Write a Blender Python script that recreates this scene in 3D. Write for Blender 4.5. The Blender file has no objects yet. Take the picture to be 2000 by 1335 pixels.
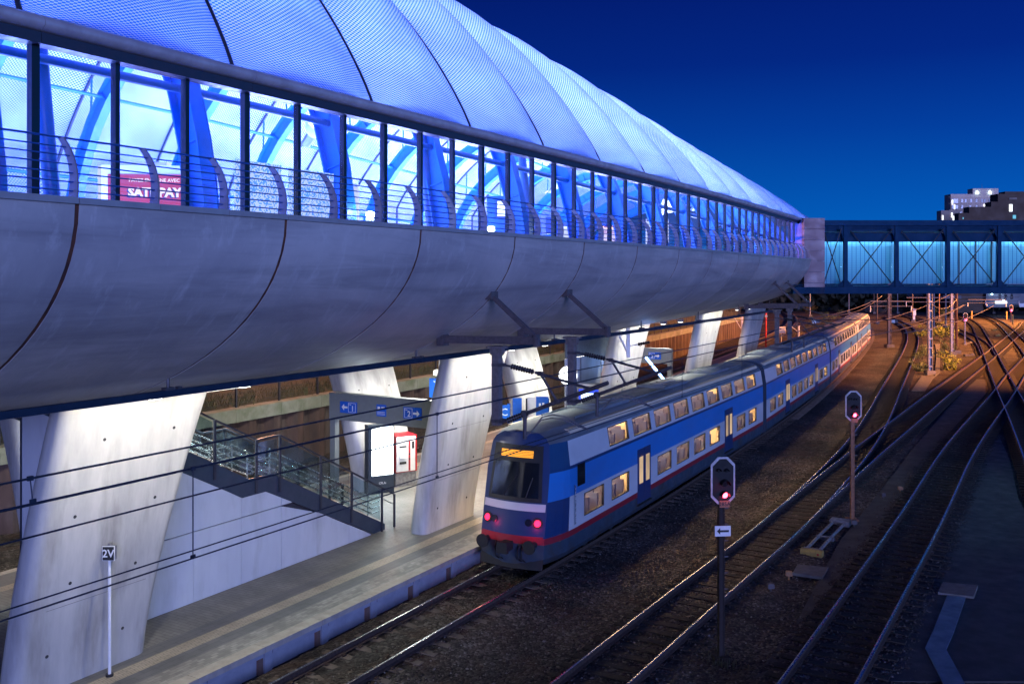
import bpy, math, random
import numpy as np
from mathutils import Vector, Matrix
random.seed(7)
S = bpy.context.scene
COL = S.collection
PI = math.pi

# ------------------------------------------------------------------ camera
YAW = math.atan(1050/1800)
CAM = Vector((0, 0, 9.2))
F = Vector((-math.sin(YAW), math.cos(YAW), 0)); R = Vector((math.cos(YAW), math.sin(YAW), 0)); U = Vector((0, 0, 1))
cd = bpy.data.cameras.new('camera'); cam = bpy.data.objects.new('camera', cd); COL.objects.link(cam)
cam.location = CAM; cam.rotation_euler = (PI/2, 0, YAW)
cd.sensor_width = 36; cd.lens = 32.4; cd.shift_y = -126.5/2000; cd.clip_start = .1; cd.clip_end = 4000
S.camera = cam

def ray(px, py): return F + R*((px-1000)/1800) + U*((541-py)/1800)
def atz(px, py, z=0.0): d = ray(px, py); return CAM + d*((z-9.2)/d.z)
def atx(px, py, x): d = ray(px, py); return CAM + d*(x/d.x)
def aty(px, py, y): d = ray(px, py); return CAM + d*(y/d.y)
def atd(px, py, Z): return CAM + ray(px, py)*Z

# ------------------------------------------------------------------ world: clear sky long after sunset
W = bpy.data.worlds.new('World'); S.world = W; W.use_nodes = True
nt = W.node_tree; nt.nodes.clear()
wo = nt.nodes.new('ShaderNodeOutputWorld'); bg = nt.nodes.new('ShaderNodeBackground'); nt.links.new(bg.outputs[0], wo.inputs[0])
geo = nt.nodes.new('ShaderNodeTexCoord'); sep = nt.nodes.new('ShaderNodeSeparateXYZ'); nt.links.new(geo.outputs['Generated'], sep.inputs[0])
rmp = nt.nodes.new('ShaderNodeValToRGB'); nt.links.new(sep.outputs['Z'], rmp.inputs[0])
cr = rmp.color_ramp
cr.elements[0].position = 0.0; cr.elements[0].color = (.001, .135, .52, 1)
cr.elements[1].position = 1.0; cr.elements[1].color = (.0008, .004, .07, 1)
for p, c in ((.075, (.0008, .088, .43, 1)), (.15, (.0008, .045, .32, 1)), (.22, (.0008, .020, .22, 1)), (.29, (.0008, .0125, .17, 1))):
    e = cr.elements.new(p); e.color = c
# a little brighter and greener towards the after-glow (ahead and to the right)
dotn = nt.nodes.new('ShaderNodeVectorMath'); dotn.operation = 'DOT_PRODUCT'; nt.links.new(geo.outputs['Generated'], dotn.inputs[0])
dotn.inputs[1].default_value = (.35, .94, 0)
mr = nt.nodes.new('ShaderNodeMapRange'); nt.links.new(dotn.outputs['Value'], mr.inputs[0])
mr.inputs[1].default_value = .2; mr.inputs[2].default_value = 1.0; mr.inputs[3].default_value = .8; mr.inputs[4].default_value = 1.12
# blue-cyan glow added low in the unseen sky at right to light the shell
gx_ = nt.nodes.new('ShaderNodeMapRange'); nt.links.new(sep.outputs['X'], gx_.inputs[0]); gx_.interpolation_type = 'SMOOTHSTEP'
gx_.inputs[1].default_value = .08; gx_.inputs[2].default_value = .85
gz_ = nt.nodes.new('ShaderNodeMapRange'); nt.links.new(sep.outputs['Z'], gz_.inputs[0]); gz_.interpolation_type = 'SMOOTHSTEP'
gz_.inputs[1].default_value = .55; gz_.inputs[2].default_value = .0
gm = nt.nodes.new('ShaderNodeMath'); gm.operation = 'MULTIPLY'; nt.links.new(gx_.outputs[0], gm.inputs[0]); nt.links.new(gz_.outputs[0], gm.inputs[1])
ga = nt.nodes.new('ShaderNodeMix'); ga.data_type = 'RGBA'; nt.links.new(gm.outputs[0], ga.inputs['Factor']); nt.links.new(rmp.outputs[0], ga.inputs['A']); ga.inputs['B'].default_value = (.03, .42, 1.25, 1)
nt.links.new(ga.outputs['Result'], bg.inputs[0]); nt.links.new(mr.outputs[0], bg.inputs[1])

# ------------------------------------------------------------------ last light and town glow from behind the camera, low
sd = bpy.data.lights.new('sun', 'SUN'); sun = bpy.data.objects.new('sun', sd); COL.objects.link(sun)
sd.energy = 3.7; sd.angle = math.radians(22); sd.color = (.30, .35, .86)
sun.rotation_euler = Vector((-.72, .69, -.075)).to_track_quat('-Z', 'Y').to_euler()

S.view_settings.view_transform = 'Standard'; S.view_settings.look = 'None'
S.view_settings.exposure = 0; S.view_settings.gamma = 1
S.render.engine = 'CYCLES'
cy = S.cycles
cy.use_denoising = True
try: cy.denoiser = 'OPENIMAGEDENOISE'
except Exception: pass
cy.max_bounces = 8; cy.diffuse_bounces = 4; cy.glossy_bounces = 3; cy.transmission_bounces = 6; cy.transparent_max_bounces = 16
cy.caustics_reflective = False; cy.caustics_refractive = False; cy.sample_clamp_indirect = 4; cy.sample_clamp_direct = 0
cy.blur_glossy = .5

def lamp(kind, name, loc, power, col, target=None, size=.1, parent=None, spot=None, size_y=None):
    l = bpy.data.lights.new(name, kind); o = bpy.data.objects.new(name, l); COL.objects.link(o)
    l.energy = power; l.color = col; o.location = loc
    if kind == 'AREA':
        l.size = size
        if size_y: l.shape = 'RECTANGLE'; l.size_y = size_y
    else: l.shadow_soft_size = size
    if spot: l.spot_size = math.radians(spot); l.spot_blend = .6
    if target is not None: o.rotation_euler = (Vector(target)-Vector(loc)).to_track_quat('-Z', 'Y').to_euler()
    return o

# ------------------------------------------------------------------ materials
def new_mat(name):
    m = bpy.data.materials.new(name); m.use_nodes = True
    t = m.node_tree; b = t.nodes['Principled BSDF']; o = t.nodes['Material Output']
    return m, t, b, o
def nd(t, kind, **kw):
    n = t.nodes.new(kind)
    for k, v in kw.items():
        if k.startswith('i_'):
            key = k[2:]
            n.inputs[int(key) if key.isdigit() else key.replace('_', ' ')].default_value = v
        else: setattr(n, k, v)
    return n
def c4(c): return (c[0], c[1], c[2], 1)
def surf(name, c1, c2=None, scale=2.0, rough=.6, metal=0.0, bump=0.0, bscale=30.0, stretch=(1, 1, 1), lo=.35, hi=.65, c3=None, s3=.4, lo3=.5, hi3=.75, spec=.4, rvar=.12, coat=0):
    """principled surface: two tones mixed by noise, an optional third large-patch tone, fine bump"""
    m, t, b, o = new_mat(name); L = t.links
    tc = nd(t, 'ShaderNodeTexCoord'); mp = nd(t, 'ShaderNodeMapping'); mp.inputs['Scale'].default_value = stretch
    L.new(tc.outputs['Object'], mp.inputs[0])
    n1 = nd(t, 'ShaderNodeTexNoise', i_Scale=scale, i_Detail=7.0, i_Roughness=.62); L.new(mp.outputs[0], n1.inputs['Vector'])
    r1 = nd(t, 'ShaderNodeMapRange', i_1=lo, i_2=hi); L.new(n1.outputs['Fac'], r1.inputs[0])
    mx = nd(t, 'ShaderNodeMix', data_type='RGBA'); L.new(r1.outputs[0], mx.inputs['Factor'])
    mx.inputs['A'].default_value = c4(c1); mx.inputs['B'].default_value = c4(c2 or tuple(x*.78 for x in c1))
    out = mx.outputs['Result']
    if c3:
        n3 = nd(t, 'ShaderNodeTexNoise', i_Scale=s3, i_Detail=5.0, i_Roughness=.6); L.new(mp.outputs[0], n3.inputs['Vector'])
        r3 = nd(t, 'ShaderNodeMapRange', i_1=lo3, i_2=hi3); L.new(n3.outputs['Fac'], r3.inputs[0])
        m3 = nd(t, 'ShaderNodeMix', data_type='RGBA'); L.new(r3.outputs[0], m3.inputs['Factor'])
        L.new(out, m3.inputs['A']); m3.inputs['B'].default_value = c4(c3); out = m3.outputs['Result']
    L.new(out, b.inputs['Base Color'])
    rr = nd(t, 'ShaderNodeMapRange', i_1=.3, i_2=.7, i_3=max(.02, rough-rvar), i_4=min(1, rough+rvar)); L.new(n1.outputs['Fac'], rr.inputs[0]); L.new(rr.outputs[0], b.inputs['Roughness'])
    b.inputs['Metallic'].default_value = metal; b.inputs['Specular IOR Level'].default_value = spec
    if coat: b.inputs['Coat Weight'].default_value = coat
    if bump:
        nb = nd(t, 'ShaderNodeTexNoise', i_Scale=bscale, i_Detail=4.0); L.new(mp.outputs[0], nb.inputs['Vector'])
        bp = nd(t, 'ShaderNodeBump', i_Strength=bump, i_Distance=.02); L.new(nb.outputs['Fac'], bp.inputs['Height']); L.new(bp.outputs[0], b.inputs['Normal'])
    return m
def emis(name, col, strength, vary=None, base=(.02, .02, .02)):
    m, t, b, o = new_mat(name); L = t.links
    b.inputs['Base Color'].default_value = c4(base); b.inputs['Roughness'].default_value = .3
    b.inputs['Emission Color'].default_value = c4(col); b.inputs['Emission Strength'].default_value = strength
    if vary:
        tc = nd(t, 'ShaderNodeTexCoord'); n = nd(t, 'ShaderNodeTexNoise', i_Scale=vary, i_Detail=3.0); L.new(tc.outputs['Object'], n.inputs['Vector'])
        oi = nd(t, 'ShaderNodeObjectInfo')
        ad = nd(t, 'ShaderNodeMath', operation='ADD'); L.new(n.outputs['Fac'], ad.inputs[0]); L.new(oi.outputs['Random'], ad.inputs[1])
        r = nd(t, 'ShaderNodeMapRange', i_1=.4, i_2=1.5, i_3=strength*.25, i_4=strength*1.4); L.new(ad.outputs[0], r.inputs[0]); L.new(r.outputs[0], b.inputs['Emission Strength'])
    return m
def schlick(t, f0, f90=1.0):
    lw = t.nodes.new('ShaderNodeLayerWeight'); lw.inputs[0].default_value = .5
    pw = nd(t, 'ShaderNodeMath', operation='POWER'); t.links.new(lw.outputs['Facing'], pw.inputs[0]); pw.inputs[1].default_value = 5
    mu = nd(t, 'ShaderNodeMath', operation='MULTIPLY_ADD'); t.links.new(pw.outputs[0], mu.inputs[0]); mu.inputs[1].default_value = f90-f0; mu.inputs[2].default_value = f0; return mu
def glass(name, tint=(.85, .93, 1), refl=.12, rough=.03, dirt=0.06):
    """thin pane: mostly see-through, a fresnel reflection and a little grime"""
    m, t, b, o = new_mat(name); L = t.links; t.nodes.remove(b)
    tr = nd(t, 'ShaderNodeBsdfTransparent'); tr.inputs[0].default_value = c4(tint)
    gl = nd(t, 'ShaderNodeBsdfGlossy'); gl.inputs['Roughness'].default_value = rough
    df = nd(t, 'ShaderNodeBsdfDiffuse'); df.inputs[0].default_value = (.5, .5, .5, 1)
    mu = schlick(t, .04+refl*.1, .75)
    tc = nd(t, 'ShaderNodeTexCoord'); n = nd(t, 'ShaderNodeTexNoise', i_Scale=1.4, i_Detail=6.0); L.new(tc.outputs['Object'], n.inputs['Vector'])
    dr = nd(t, 'ShaderNodeMapRange', i_1=.4, i_2=.75, i_3=0.0, i_4=dirt*2); L.new(n.outputs['Fac'], dr.inputs[0])
    m1 = nd(t, 'ShaderNodeMixShader'); L.new(mu.outputs[0], m1.inputs[0]); L.new(tr.outputs[0], m1.inputs[1]); L.new(gl.outputs[0], m1.inputs[2])
    m2 = nd(t, 'ShaderNodeMixShader'); L.new(dr.outputs[0], m2.inputs[0]); L.new(m1.outputs[0], m2.inputs[1]); L.new(df.outputs[0], m2.inputs[2])
    L.new(m2.outputs[0], o.inputs[0]); return m

M = {}
M['concrete_pier'] = surf('pale_cast_concrete', (.46, .45, .43), (.35, .345, .335), 1.3, .55, bump=.08, bscale=9, c3=(.22, .21, .195), s3=.8, lo3=.50, hi3=.74, stretch=(1.6, 1.6, .35))
M['ledge'] = surf('ledge_metal', (.33, .32, .35), (.27, .27, .30), 3, .5, metal=.2)
M['joint'] = surf('rusty_joint', (.13, .045, .025), (.05, .022, .02), 3, .8)
M['steel_blue'] = surf('blue_painted_steel', (.02, .085, .30), (.015, .07, .25), 5, .42, spec=.5)
M['steel_dark'] = surf('dark_painted_steel', (.022, .026, .036), (.035, .035, .045), 6, .45)
M['steel_arch'] = surf('bright_blue_painted_steel', (.014, .15, .52), (.012, .13, .46), 4, .42)
M['galv'] = surf('galvanised_steel', (.27, .27, .29), (.17, .17, .19), 9, .5, metal=.35)
M['galv_dark'] = surf('weathered_steel', (.10, .09, .10), (.06, .055, .06), 9, .55, metal=.3)
M['wire'] = surf('dark_wire', (.035, .045, .075), (.02, .025, .04), 20, .5, metal=.4)
M['insul'] = surf('brown_insulator', (.03, .022, .022), (.02, .016, .018), 20, .3)
M['gutter'] = surf('aluminium_gutter', (.50, .46, .50), (.36, .33, .37), 2.5, .42, metal=.2, bump=.06, bscale=4)
M['clamp'] = surf('dark_clamp_strip', (.03, .035, .06), (.045, .045, .07), 8, .45, metal=.3)
M['mullion'] = surf('dark_blue_mullion', (.006, .010, .022), (.009, .013, .026), 8, .4)
M['rust'] = surf('rusted_rail_steel', (.07, .042, .03), (.04, .027, .022), 12, .75, bump=.05)
M['railtop'] = surf('polished_rail_top', (.55, .53, .52), (.4, .38, .37), 14, .24, metal=1.0, rvar=.08)
M['sleeper_conc'] = surf('stained_concrete_sleeper', (.15, .12, .10), (.10, .078, .062), 3, .85, bump=.1)
M['sleeper_wood'] = surf('old_wooden_sleeper', (.045, .036, .028), (.028, .023, .02), 5, .85, stretch=(1, 6, 6), bump=.15)
M['paving'] = None
M['white_panel'] = surf('white_cladding_panel', (.48, .51, .55), (.43, .46, .50), 1.3, .42, spec=.4, c3=(.33, .34, .35), s3=.9, lo3=.52, hi3=.8, stretch=(1, 1.4, .4))
M['grey_green'] = surf('grey_green_paint', (.17, .19, .185), (.15, .17, .165), 4, .5)
M['blue_sign'] = surf('blue_sign_face', (.008, .10, .50), (.008, .09, .45), 3, .35)
M['white'] = surf('white_paint', (.75, .75, .74), (.68, .68, .67), 6, .45)
M['black'] = surf('black_paint', (.012, .012, .014), (.018, .018, .02), 6, .5)
M['red_paint'] = surf('red_paint', (.42, .012, .02), (.36, .012, .02), 5, .4)
M['stainless'] = surf('brushed_stainless', (.55, .56, .58), (.45, .46, .48), 14, .28, metal=1)
M['glass'] = glass('clear_glass', (.93, .91, 1))
M['glass_bal'] = glass('balustrade_glass', (.72, .84, .88), .2, dirt=.04)
M['dark_glass'] = surf('dark_glass', (.008, .010, .014), (.006, .008, .012), 3, .08, spec=.6)
M['yellow'] = surf('faded_yellow_paint', (.42, .30, .08), (.30, .21, .06), 9, .6)
M['pole_orange'] = surf('rusty_orange_mast', (.28, .12, .05), (.18, .08, .04), 9, .65)
M['slab'] = surf('concrete_slab_cover', (.16, .15, .145), (.12, .115, .11), 6, .8, bump=.1)
# ------------------------------------------------------------------ mesh helpers
ORG = {}
def org(o): return ORG.get(o.name, Vector((0, 0, 0))) if o else Vector((0, 0, 0))
class MB:
    def __init__(s): s.v = []; s.f = []; s.m = []; s.uv = []; s.mi = 0
    def add(s, vs, fs, uvs=None):
        b = len(s.v); s.v += [tuple(x) for x in vs]
        for k, f in enumerate(fs):
            s.f.append(tuple(b+i for i in f)); s.m.append(s.mi); s.uv.append(uvs[k] if uvs else None)
    def box(s, c, size, rz=0.0, rot=None):
        x, y, z = (d/2 for d in size)
        vs = [Vector((a*x, b*y, d*z)) for a in (-1, 1) for b in (-1, 1) for d in (-1, 1)]
        q = rot if rot is not None else Matrix.Rotation(rz, 3, 'Z')
        s.add([q@v+Vector(c) for v in vs], [(0, 1, 3, 2), (4, 6, 7, 5), (0, 4, 5, 1), (2, 3, 7, 6), (0, 2, 6, 4), (1, 5, 7, 3)])
    def beam(s, p0, p1, w, h, up=(0, 0, 1)):
        p0 = Vector(p0); p1 = Vector(p1); d = (p1-p0); L = d.length; d.normalize(); up = Vector(up)
        if abs(d.dot(up)) > .999: up = Vector((1, 0, 0))
        x = d.cross(up).normalized(); z = x.cross(d).normalized()
        s.box((p0+p1)/2, (w, L, h), rot=Matrix((x, d, z)).transposed())
    def ibeam(s, p0, p1, w, h, t=.03, up=(0, 0, 1)):
        p0 = Vector(p0); p1 = Vector(p1); d = (p1-p0).normalized(); up = Vector(up); x = d.cross(up).normalized(); z = x.cross(d).normalized()
        s.beam(p0+z*(h/2-t/2), p1+z*(h/2-t/2), w, t, up); s.beam(p0-z*(h/2-t/2), p1-z*(h/2-t/2), w, t, up); s.beam(p0, p1, t, h-2*t, up)
    def tube(s, pts, r, n=8, caps=True):
        pts = [Vector(p) for p in pts]; k = len(pts); rs = r if isinstance(r, (list, tuple)) else [r]*k
        rings = []; ref = None
        for i, p in enumerate(pts):
            d = (pts[min(i+1, k-1)]-pts[max(i-1, 0)]).normalized()
            if ref is None: ref = d.orthogonal().normalized()
            ref = (ref-d*ref.dot(d)); ref = ref.normalized() if ref.length > 1e-6 else d.orthogonal().normalized()
            b = d.cross(ref)
            rings.append([p+(ref*math.cos(2*PI*j/n)+b*math.sin(2*PI*j/n))*rs[i] for j in range(n)])
        s.loft(rings, caps)
    def loft(s, rings, caps=True, closed=True):
        n = len(rings[0]); vs = [p for r in rings for p in r]; fs = []
        for i in range(len(rings)-1):
            for j in range(n if closed else n-1):
                a = i*n+j; b = i*n+(j+1) % n; fs.append((a, b, b+n, a+n))
        if caps and closed: fs.append(tuple(range(n))[::-1]); fs.append(tuple((len(rings)-1)*n+j for j in range(n)))
        s.add(vs, fs)
    def prism(s, poly, o, ex, ey, depth):
        """polygon in (ex, ey) pushed along ex x ey by depth, both ways from o"""
        o = Vector(o); ex = Vector(ex).normalized(); ey = Vector(ey).normalized(); ez = ex.cross(ey)
        a = [o+ex*p[0]+ey*p[1]-ez*depth/2 for p in poly]; b = [p+ez*depth for p in a]; n = len(poly)
        s.add(a+b, [tuple(range(n))[::-1], tuple(range(n, 2*n))]+[(i, (i+1) % n, n+(i+1) % n, n+i) for i in range(n)])
    def disc(s, c, axis, r, depth, n=24): 
        c = Vector(c); a = Vector(axis).normalized(); s.tube([c-a*depth/2, c+a*depth/2], r, n)
    def quad(s, a, b, c, d): s.add([a, b, c, d], [(0, 1, 2, 3)])
    def grid(s, rows, uvrows=None):
        n = len(rows[0]); vs = [p for r in rows for p in r]; fs = []; uvs = [] if uvrows else None
        for i in range(len(rows)-1):
            for j in range(n-1):
                fs.append((i*n+j, i*n+j+1, (i+1)*n+j+1, (i+1)*n+j))
                if uvrows: uvs.append((uvrows[i][j], uvrows[i][j+1], uvrows[i+1][j+1], uvrows[i+1][j]))
        s.add(vs, fs, uvs)
    def mesh(s, name, off=Vector((0, 0, 0)), mats=(), smooth=None):
        me = bpy.data.meshes.new(name)
        me.from_pydata([(x-off.x, y-off.y, z-off.z) for x, y, z in s.v], [], s.f); me.update()
        for m in mats: me.materials.append(m)
        if len(mats) > 1: me.polygons.foreach_set('material_index', s.m)
        if any(u is not None for u in s.uv):
            l = me.uv_layers.new(name='UVMap'); k = 0
            for f, u in zip(s.f, s.uv):
                for i in range(len(f)):
                    if u: l.data[k].uv = u[i]
                    k += 1
        if smooth is not None:
            me.shade_smooth()
            me.set_sharp_from_angle(angle=math.radians(smooth))
        return me
    def build(s, name, mats, parent=None, smooth=None, world=True, loc=None):
        mats = mats if isinstance(mats, (list, tuple)) else (mats,)
        if parent is None and loc is None and world:
            a = np.array(s.v); mn = a.min(0); mxx = a.max(0); loc = Vector(((mn[0]+mxx[0])/2, (mn[1]+mxx[1])/2, mn[2]))
        off = (org(parent) if parent else (loc if world else Vector((0, 0, 0)))) if world else Vector((0, 0, 0))
        me = s.mesh(name, off, mats, smooth)
        o = bpy.data.objects.new(name, me); COL.objects.link(o)
        if parent: o.parent = parent; ORG[o.name] = org(parent)
        else: o.location = loc if loc is not None else (0, 0, 0); ORG[o.name] = Vector(o.location)
        return o
def tag(o, label=None, cat=None, group=None, kind=None):
    for k, v in (('label', label), ('category', cat), ('group', group), ('kind', kind)):
        if v: o[k] = v
    return o
def thing(name, label, cat, loc=(0, 0, 0), rz=0.0, group=None):
    o = bpy.data.objects.new(name, None); COL.objects.link(o); o.location = loc; o.rotation_euler = (0, 0, rz); o.empty_display_size = .3
    ORG[o.name] = Vector(loc)
    return tag(o, label, cat, group)
def struct(o): o['kind'] = 'structure'; return o
KIDS = {}
def copy_tree(o, parent=None, loc=None, rz=None, label=None, group=None):
    c = o.copy(); COL.objects.link(c)
    if parent: c.parent = parent
    for ch in [x for x in bpy.data.objects if x.parent == o]: copy_tree(ch, c)
    if loc is not None: c.location = loc
    if rz is not None: c.rotation_euler = (0, 0, rz)
    if label: c['label'] = label
    if group: c['group'] = group
    return c
def text(s, size, mat, parent, loc, rot=(PI/2, 0, 0), ext=.003, name='lettering', align='CENTER', bold=0.0, sx=1.0):
    cu = bpy.data.curves.new('t', 'FONT'); cu.body = s; cu.size = size; cu.extrude = ext; cu.align_x = align; cu.align_y = 'CENTER'; cu.offset = bold; cu.resolution_u = 2
    ob = bpy.data.objects.new('t', cu); COL.objects.link(ob)
    bpy.context.view_layer.update()
    me = bpy.data.meshes.new_from_object(ob.evaluated_get(bpy.context.evaluated_depsgraph_get()))
    bpy.data.objects.remove(ob); bpy.data.curves.remove(cu)
    me.materials.clear(); me.materials.append(mat)
    o = bpy.data.objects.new(name, me); COL.objects.link(o); o.parent = parent; o.location = loc; o.rotation_euler = rot; o.scale = (sx, 1, 1)
    return o
def arrow(mb, o, ex, ey, L, h, depth, flip=1):
    t = h*.16
    mb.prism([(-L/2*flip, 0), ((-L/2+h*.5)*flip, h*.5), ((-L/2+h*.5)*flip, t), (L/2*flip, t), (L/2*flip, -t), ((-L/2+h*.5)*flip, -t), ((-L/2+h*.5)*flip, -h*.5)][::flip], o, ex, ey, depth)

# ------------------------------------------------------------------ track lines (x, y), rail level z = 0
def spline(P, step=1.0):
    P = np.array(P, float); d = np.r_[0, np.cumsum(np.linalg.norm(np.diff(P, axis=0), axis=1))]
    E = np.vstack([2*P[0]-P[1], P, 2*P[-1]-P[-2]]); out = []
    for i in range(1, len(E)-2):
        n = max(2, int((d[i]-d[i-1])/step)); 
        for t in np.linspace(0, 1, n, endpoint=False):
            a, b, c, e = E[i-1:i+3]
            h = d[i]-d[i-1]
            m0 = (c-a)/(np.linalg.norm(c-b)+np.linalg.norm(b-a))*h; m1 = (e-b)/(np.linalg.norm(e-c)+np.linalg.norm(c-b))*h
            out.append((2*t**3-3*t**2+1)*b+(t**3-2*t**2+t)*m0+(-2*t**3+3*t**2)*c+(t**3-t**2)*m1)
    out.append(P[-1]); return np.array(out)
def smooth(P, n=3):
    P = P.copy()
    for _ in range(n): P[1:-1] = (P[:-2]+2*P[1:-1]+P[2:])/4
    return P
def offset(P, d):
    t = np.gradient(P, axis=0); t /= np.linalg.norm(t, axis=1)[:, None]
    return P+np.c_[t[:, 1], -t[:, 0]]*d
def resample(P, step):
    d = np.r_[0, np.cumsum(np.linalg.norm(np.diff(P, axis=0), axis=1))]; s = np.arange(0, d[-1], step)
    return np.c_[np.interp(s, d, P[:, 0]), np.interp(s, d, P[:, 1])]
T1 = smooth(spline([(-14.5, -12), (-14.5, 0), (-14.5, 12), (-14.52, 22), (-14.62, 34.6), (-14.9, 43.5), (-15.9, 65), (-17.35, 83.7), (-19.6, 107.6), (-23.2, 140), (-26.8, 165), (-32, 193), (-42, 233), (-52, 262)], 1.0), 12)
def t1x(y): return float(np.interp(y, T1[:, 1], T1[:, 0]))
def dl(y): return t1x(y)+14.5
def px_line(pts): return [tuple(atz(*p).xy) for p in pts]
def from_left_rail(pts, pre=None, n=8, post=None):
    P = px_line(pts)
    if pre: a = np.array(P[0]); b = np.array(P[1]); P = [tuple(a+(a-b)/np.linalg.norm(a-b)*pre)]+P
    if post: a = np.array(P[-1]); b = np.array(P[-2]); P = P+[tuple(a+(a-b)/np.linalg.norm(a-b)*post)]
    return smooth(offset(smooth(spline(P, 1.0), n), .7525), n)
T2 = from_left_rail([(1074, 1335), (1213, 1226), (1356, 1118), (1500, 1010), (1660, 855), (1729, 745), (1756, 700), (1764, 685), (1772, 664), (1772, 652), (1767, 641), (1755, 631), (1742, 625)], 14, post=20)
T2b = from_left_rail([(1500, 1008), (1584, 941), (1667, 876), (1750, 815), (1822, 761), (1905, 702), (1935, 680), (1961, 660), (1979, 646), (1990, 637), (1994, 631)], None, 8, post=10)
T3 = from_left_rail([(1519, 1335), (1637, 1173), (1761, 1000), (1845, 872), (1942, 762), (1965, 732), (2004, 692)], 14, 10, post=40)
T4 = from_left_rail([(2040, 1010), (2000, 892), (1967, 805), (1952, 772), (1940, 742), (1926, 705), (1916, 677), (1905, 652), (1897, 635), (1885, 625), (1868, 617)], 8, 6, post=15)[::-1]
T5 = from_left_rail([(2040, 765), (1995, 683), (1975, 660), (1957, 640), (1937, 625), (1910, 615)], 25, 8, post=20)[::-1]
T6 = from_left_rail([(1800, 622), (1837, 632), (1870, 641), (1901, 653), (1929, 670), (1944, 692)], 20, 6)
T0 = smooth(np.c_[T1[:, 0]-13.9, T1[:, 1]], 3)
# ------------------------------------------------------------------ ground: one sheet to the horizon
def ballast_mat():
    m, t, b, o = new_mat('ballast_stones'); L = t.links
    tc = nd(t, 'ShaderNodeTexCoord')
    vo = nd(t, 'ShaderNodeTexVoronoi', i_Scale=13.0); L.new(tc.outputs['Object'], vo.inputs['Vector'])
    sp = nd(t, 'ShaderNodeSeparateColor'); L.new(vo.outputs['Color'], sp.inputs[0])
    ra = nd(t, 'ShaderNodeValToRGB'); L.new(sp.outputs[0], ra.inputs[0]); e = ra.color_ramp
    e.elements[0].color = (.022, .017, .015, 1); e.elements[1].color = (.19, .17, .155, 1); e.elements[1].position = 1.0
    for p, c in ((.45, (.055, .043, .036, 1)), (.8, (.10, .082, .07, 1)), (.93, (.15, .13, .12, 1))): k = e.elements.new(p); k.color = c
    n2 = nd(t, 'ShaderNodeTexNoise', i_Scale=.24, i_Detail=7.0, i_Roughness=.68); L.new(tc.outputs['Object'], n2.inputs['Vector'])
    r2 = nd(t, 'ShaderNodeMapRange', i_1=.38, i_2=.66, i_3=.22, i_4=1.35); L.new(n2.outputs['Fac'], r2.inputs[0])
    mu = nd(t, 'ShaderNodeMix', data_type='RGBA', blend_type='MULTIPLY'); mu.inputs['Factor'].default_value = 1; L.new(ra.outputs[0], mu.inputs['A'])
    cb = nd(t, 'ShaderNodeCombineColor'); [L.new(r2.outputs[0], cb.inputs[i]) for i in range(3)]; L.new(cb.outputs[0], mu.inputs['B'])
    n3 = nd(t, 'ShaderNodeTexNoise', i_Scale=.9, i_Detail=5.0); L.new(tc.outputs['Object'], n3.inputs['Vector'])
    r3 = nd(t, 'ShaderNodeMapRange', i_1=.5, i_2=.72, i_4=.6); L.new(n3.outputs['Fac'], r3.inputs[0])
    ru = nd(t, 'ShaderNodeMix', data_type='RGBA'); L.new(r3.outputs[0], ru.inputs['Factor']); L.new(mu.outputs['Result'], ru.inputs['A']); ru.inputs['B'].default_value = (.07, .034, .02, 1)
    L.new(ru.outputs['Result'], b.inputs['Base Color']); b.inputs['Roughness'].default_value = .78; b.inputs['Specular IOR Level'].default_value = .35
    bp = nd(t, 'ShaderNodeBump', i_Strength=.9, i_Distance=.05); bp.invert = True; L.new(vo.outputs['Distance'], bp.inputs['Height']); L.new(bp.outputs[0], b.inputs['Normal'])
    return m
M['ballast'] = ballast_mat()
def axis(lo, a, b, hi, d):
    left = [a-d*(1.18**i-1)/.18*1.0 for i in range(1, 80)]; left = [x for x in left if x > lo]+[lo]
    right = [b+d*(1.18**i-1)/.18 for i in range(1, 80)]; right = [x for x in right if x < hi]+[hi]
    return np.array(left[::-1]+list(np.arange(a, b, d))+[b]+right)
gx = axis(-1500, -17.0, 5.0, 1500, .16); gy = axis(-300, 12, 62, 2500, .16)
GX, GY = np.meshgrid(gx, gy)
rng = np.random.default_rng(3)
dx = np.gradient(gx)[None, :]; dyy = np.gradient(gy)[:, None]
amp = np.where((dx < .2) & (dyy < .2), 1.0, 0.0)
GZ = -.30 + amp*rng.normal(0, .014, GX.shape)
# the ballast bed stands higher along each track
allc = []
for P in (T1, T2, T2b, T3):
    Q = resample(P, .5); Q = Q[(Q[:, 1] > 8) & (Q[:, 1] < 70)]
    near = np.full(GX.shape, 9.0)
    for r in range(GX.shape[0]):
        if 8 < gy[r] < 70:
            k = np.argmin(np.abs(Q[:, 1]-gy[r])); k0 = max(0, k-2); q = Q[k0:k+3]
            tx, ty = (q[-1]-q[0])/np.linalg.norm(q[-1]-q[0]); near[r] = np.abs((GX[r]-Q[k, 0])*ty-(gy[r]-Q[k, 1])*tx)
    GZ = np.maximum(GZ, -.30+.085*np.clip((2.1-near)/.7, 0, 1)*(amp > 0)+amp*rng.normal(0, .012, GX.shape)-.02*(near > 2.1))
mb = MB(); mb.v = list(map(tuple, np.c_[GX.ravel(), GY.ravel(), GZ.ravel()]))
nx = len(gx); ny = len(gy); ii = (np.arange(ny-1)[:, None]*nx+np.arange(nx-1)[None, :]).ravel()
mb.f = list(map(tuple, np.c_[ii, ii+1, ii+nx+1, ii+nx])); mb.m = [0]*len(mb.f); mb.uv = []
g = mb.build('ground', M['ballast'], loc=Vector((0, 0, 0)), smooth=60); struct(g)

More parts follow.
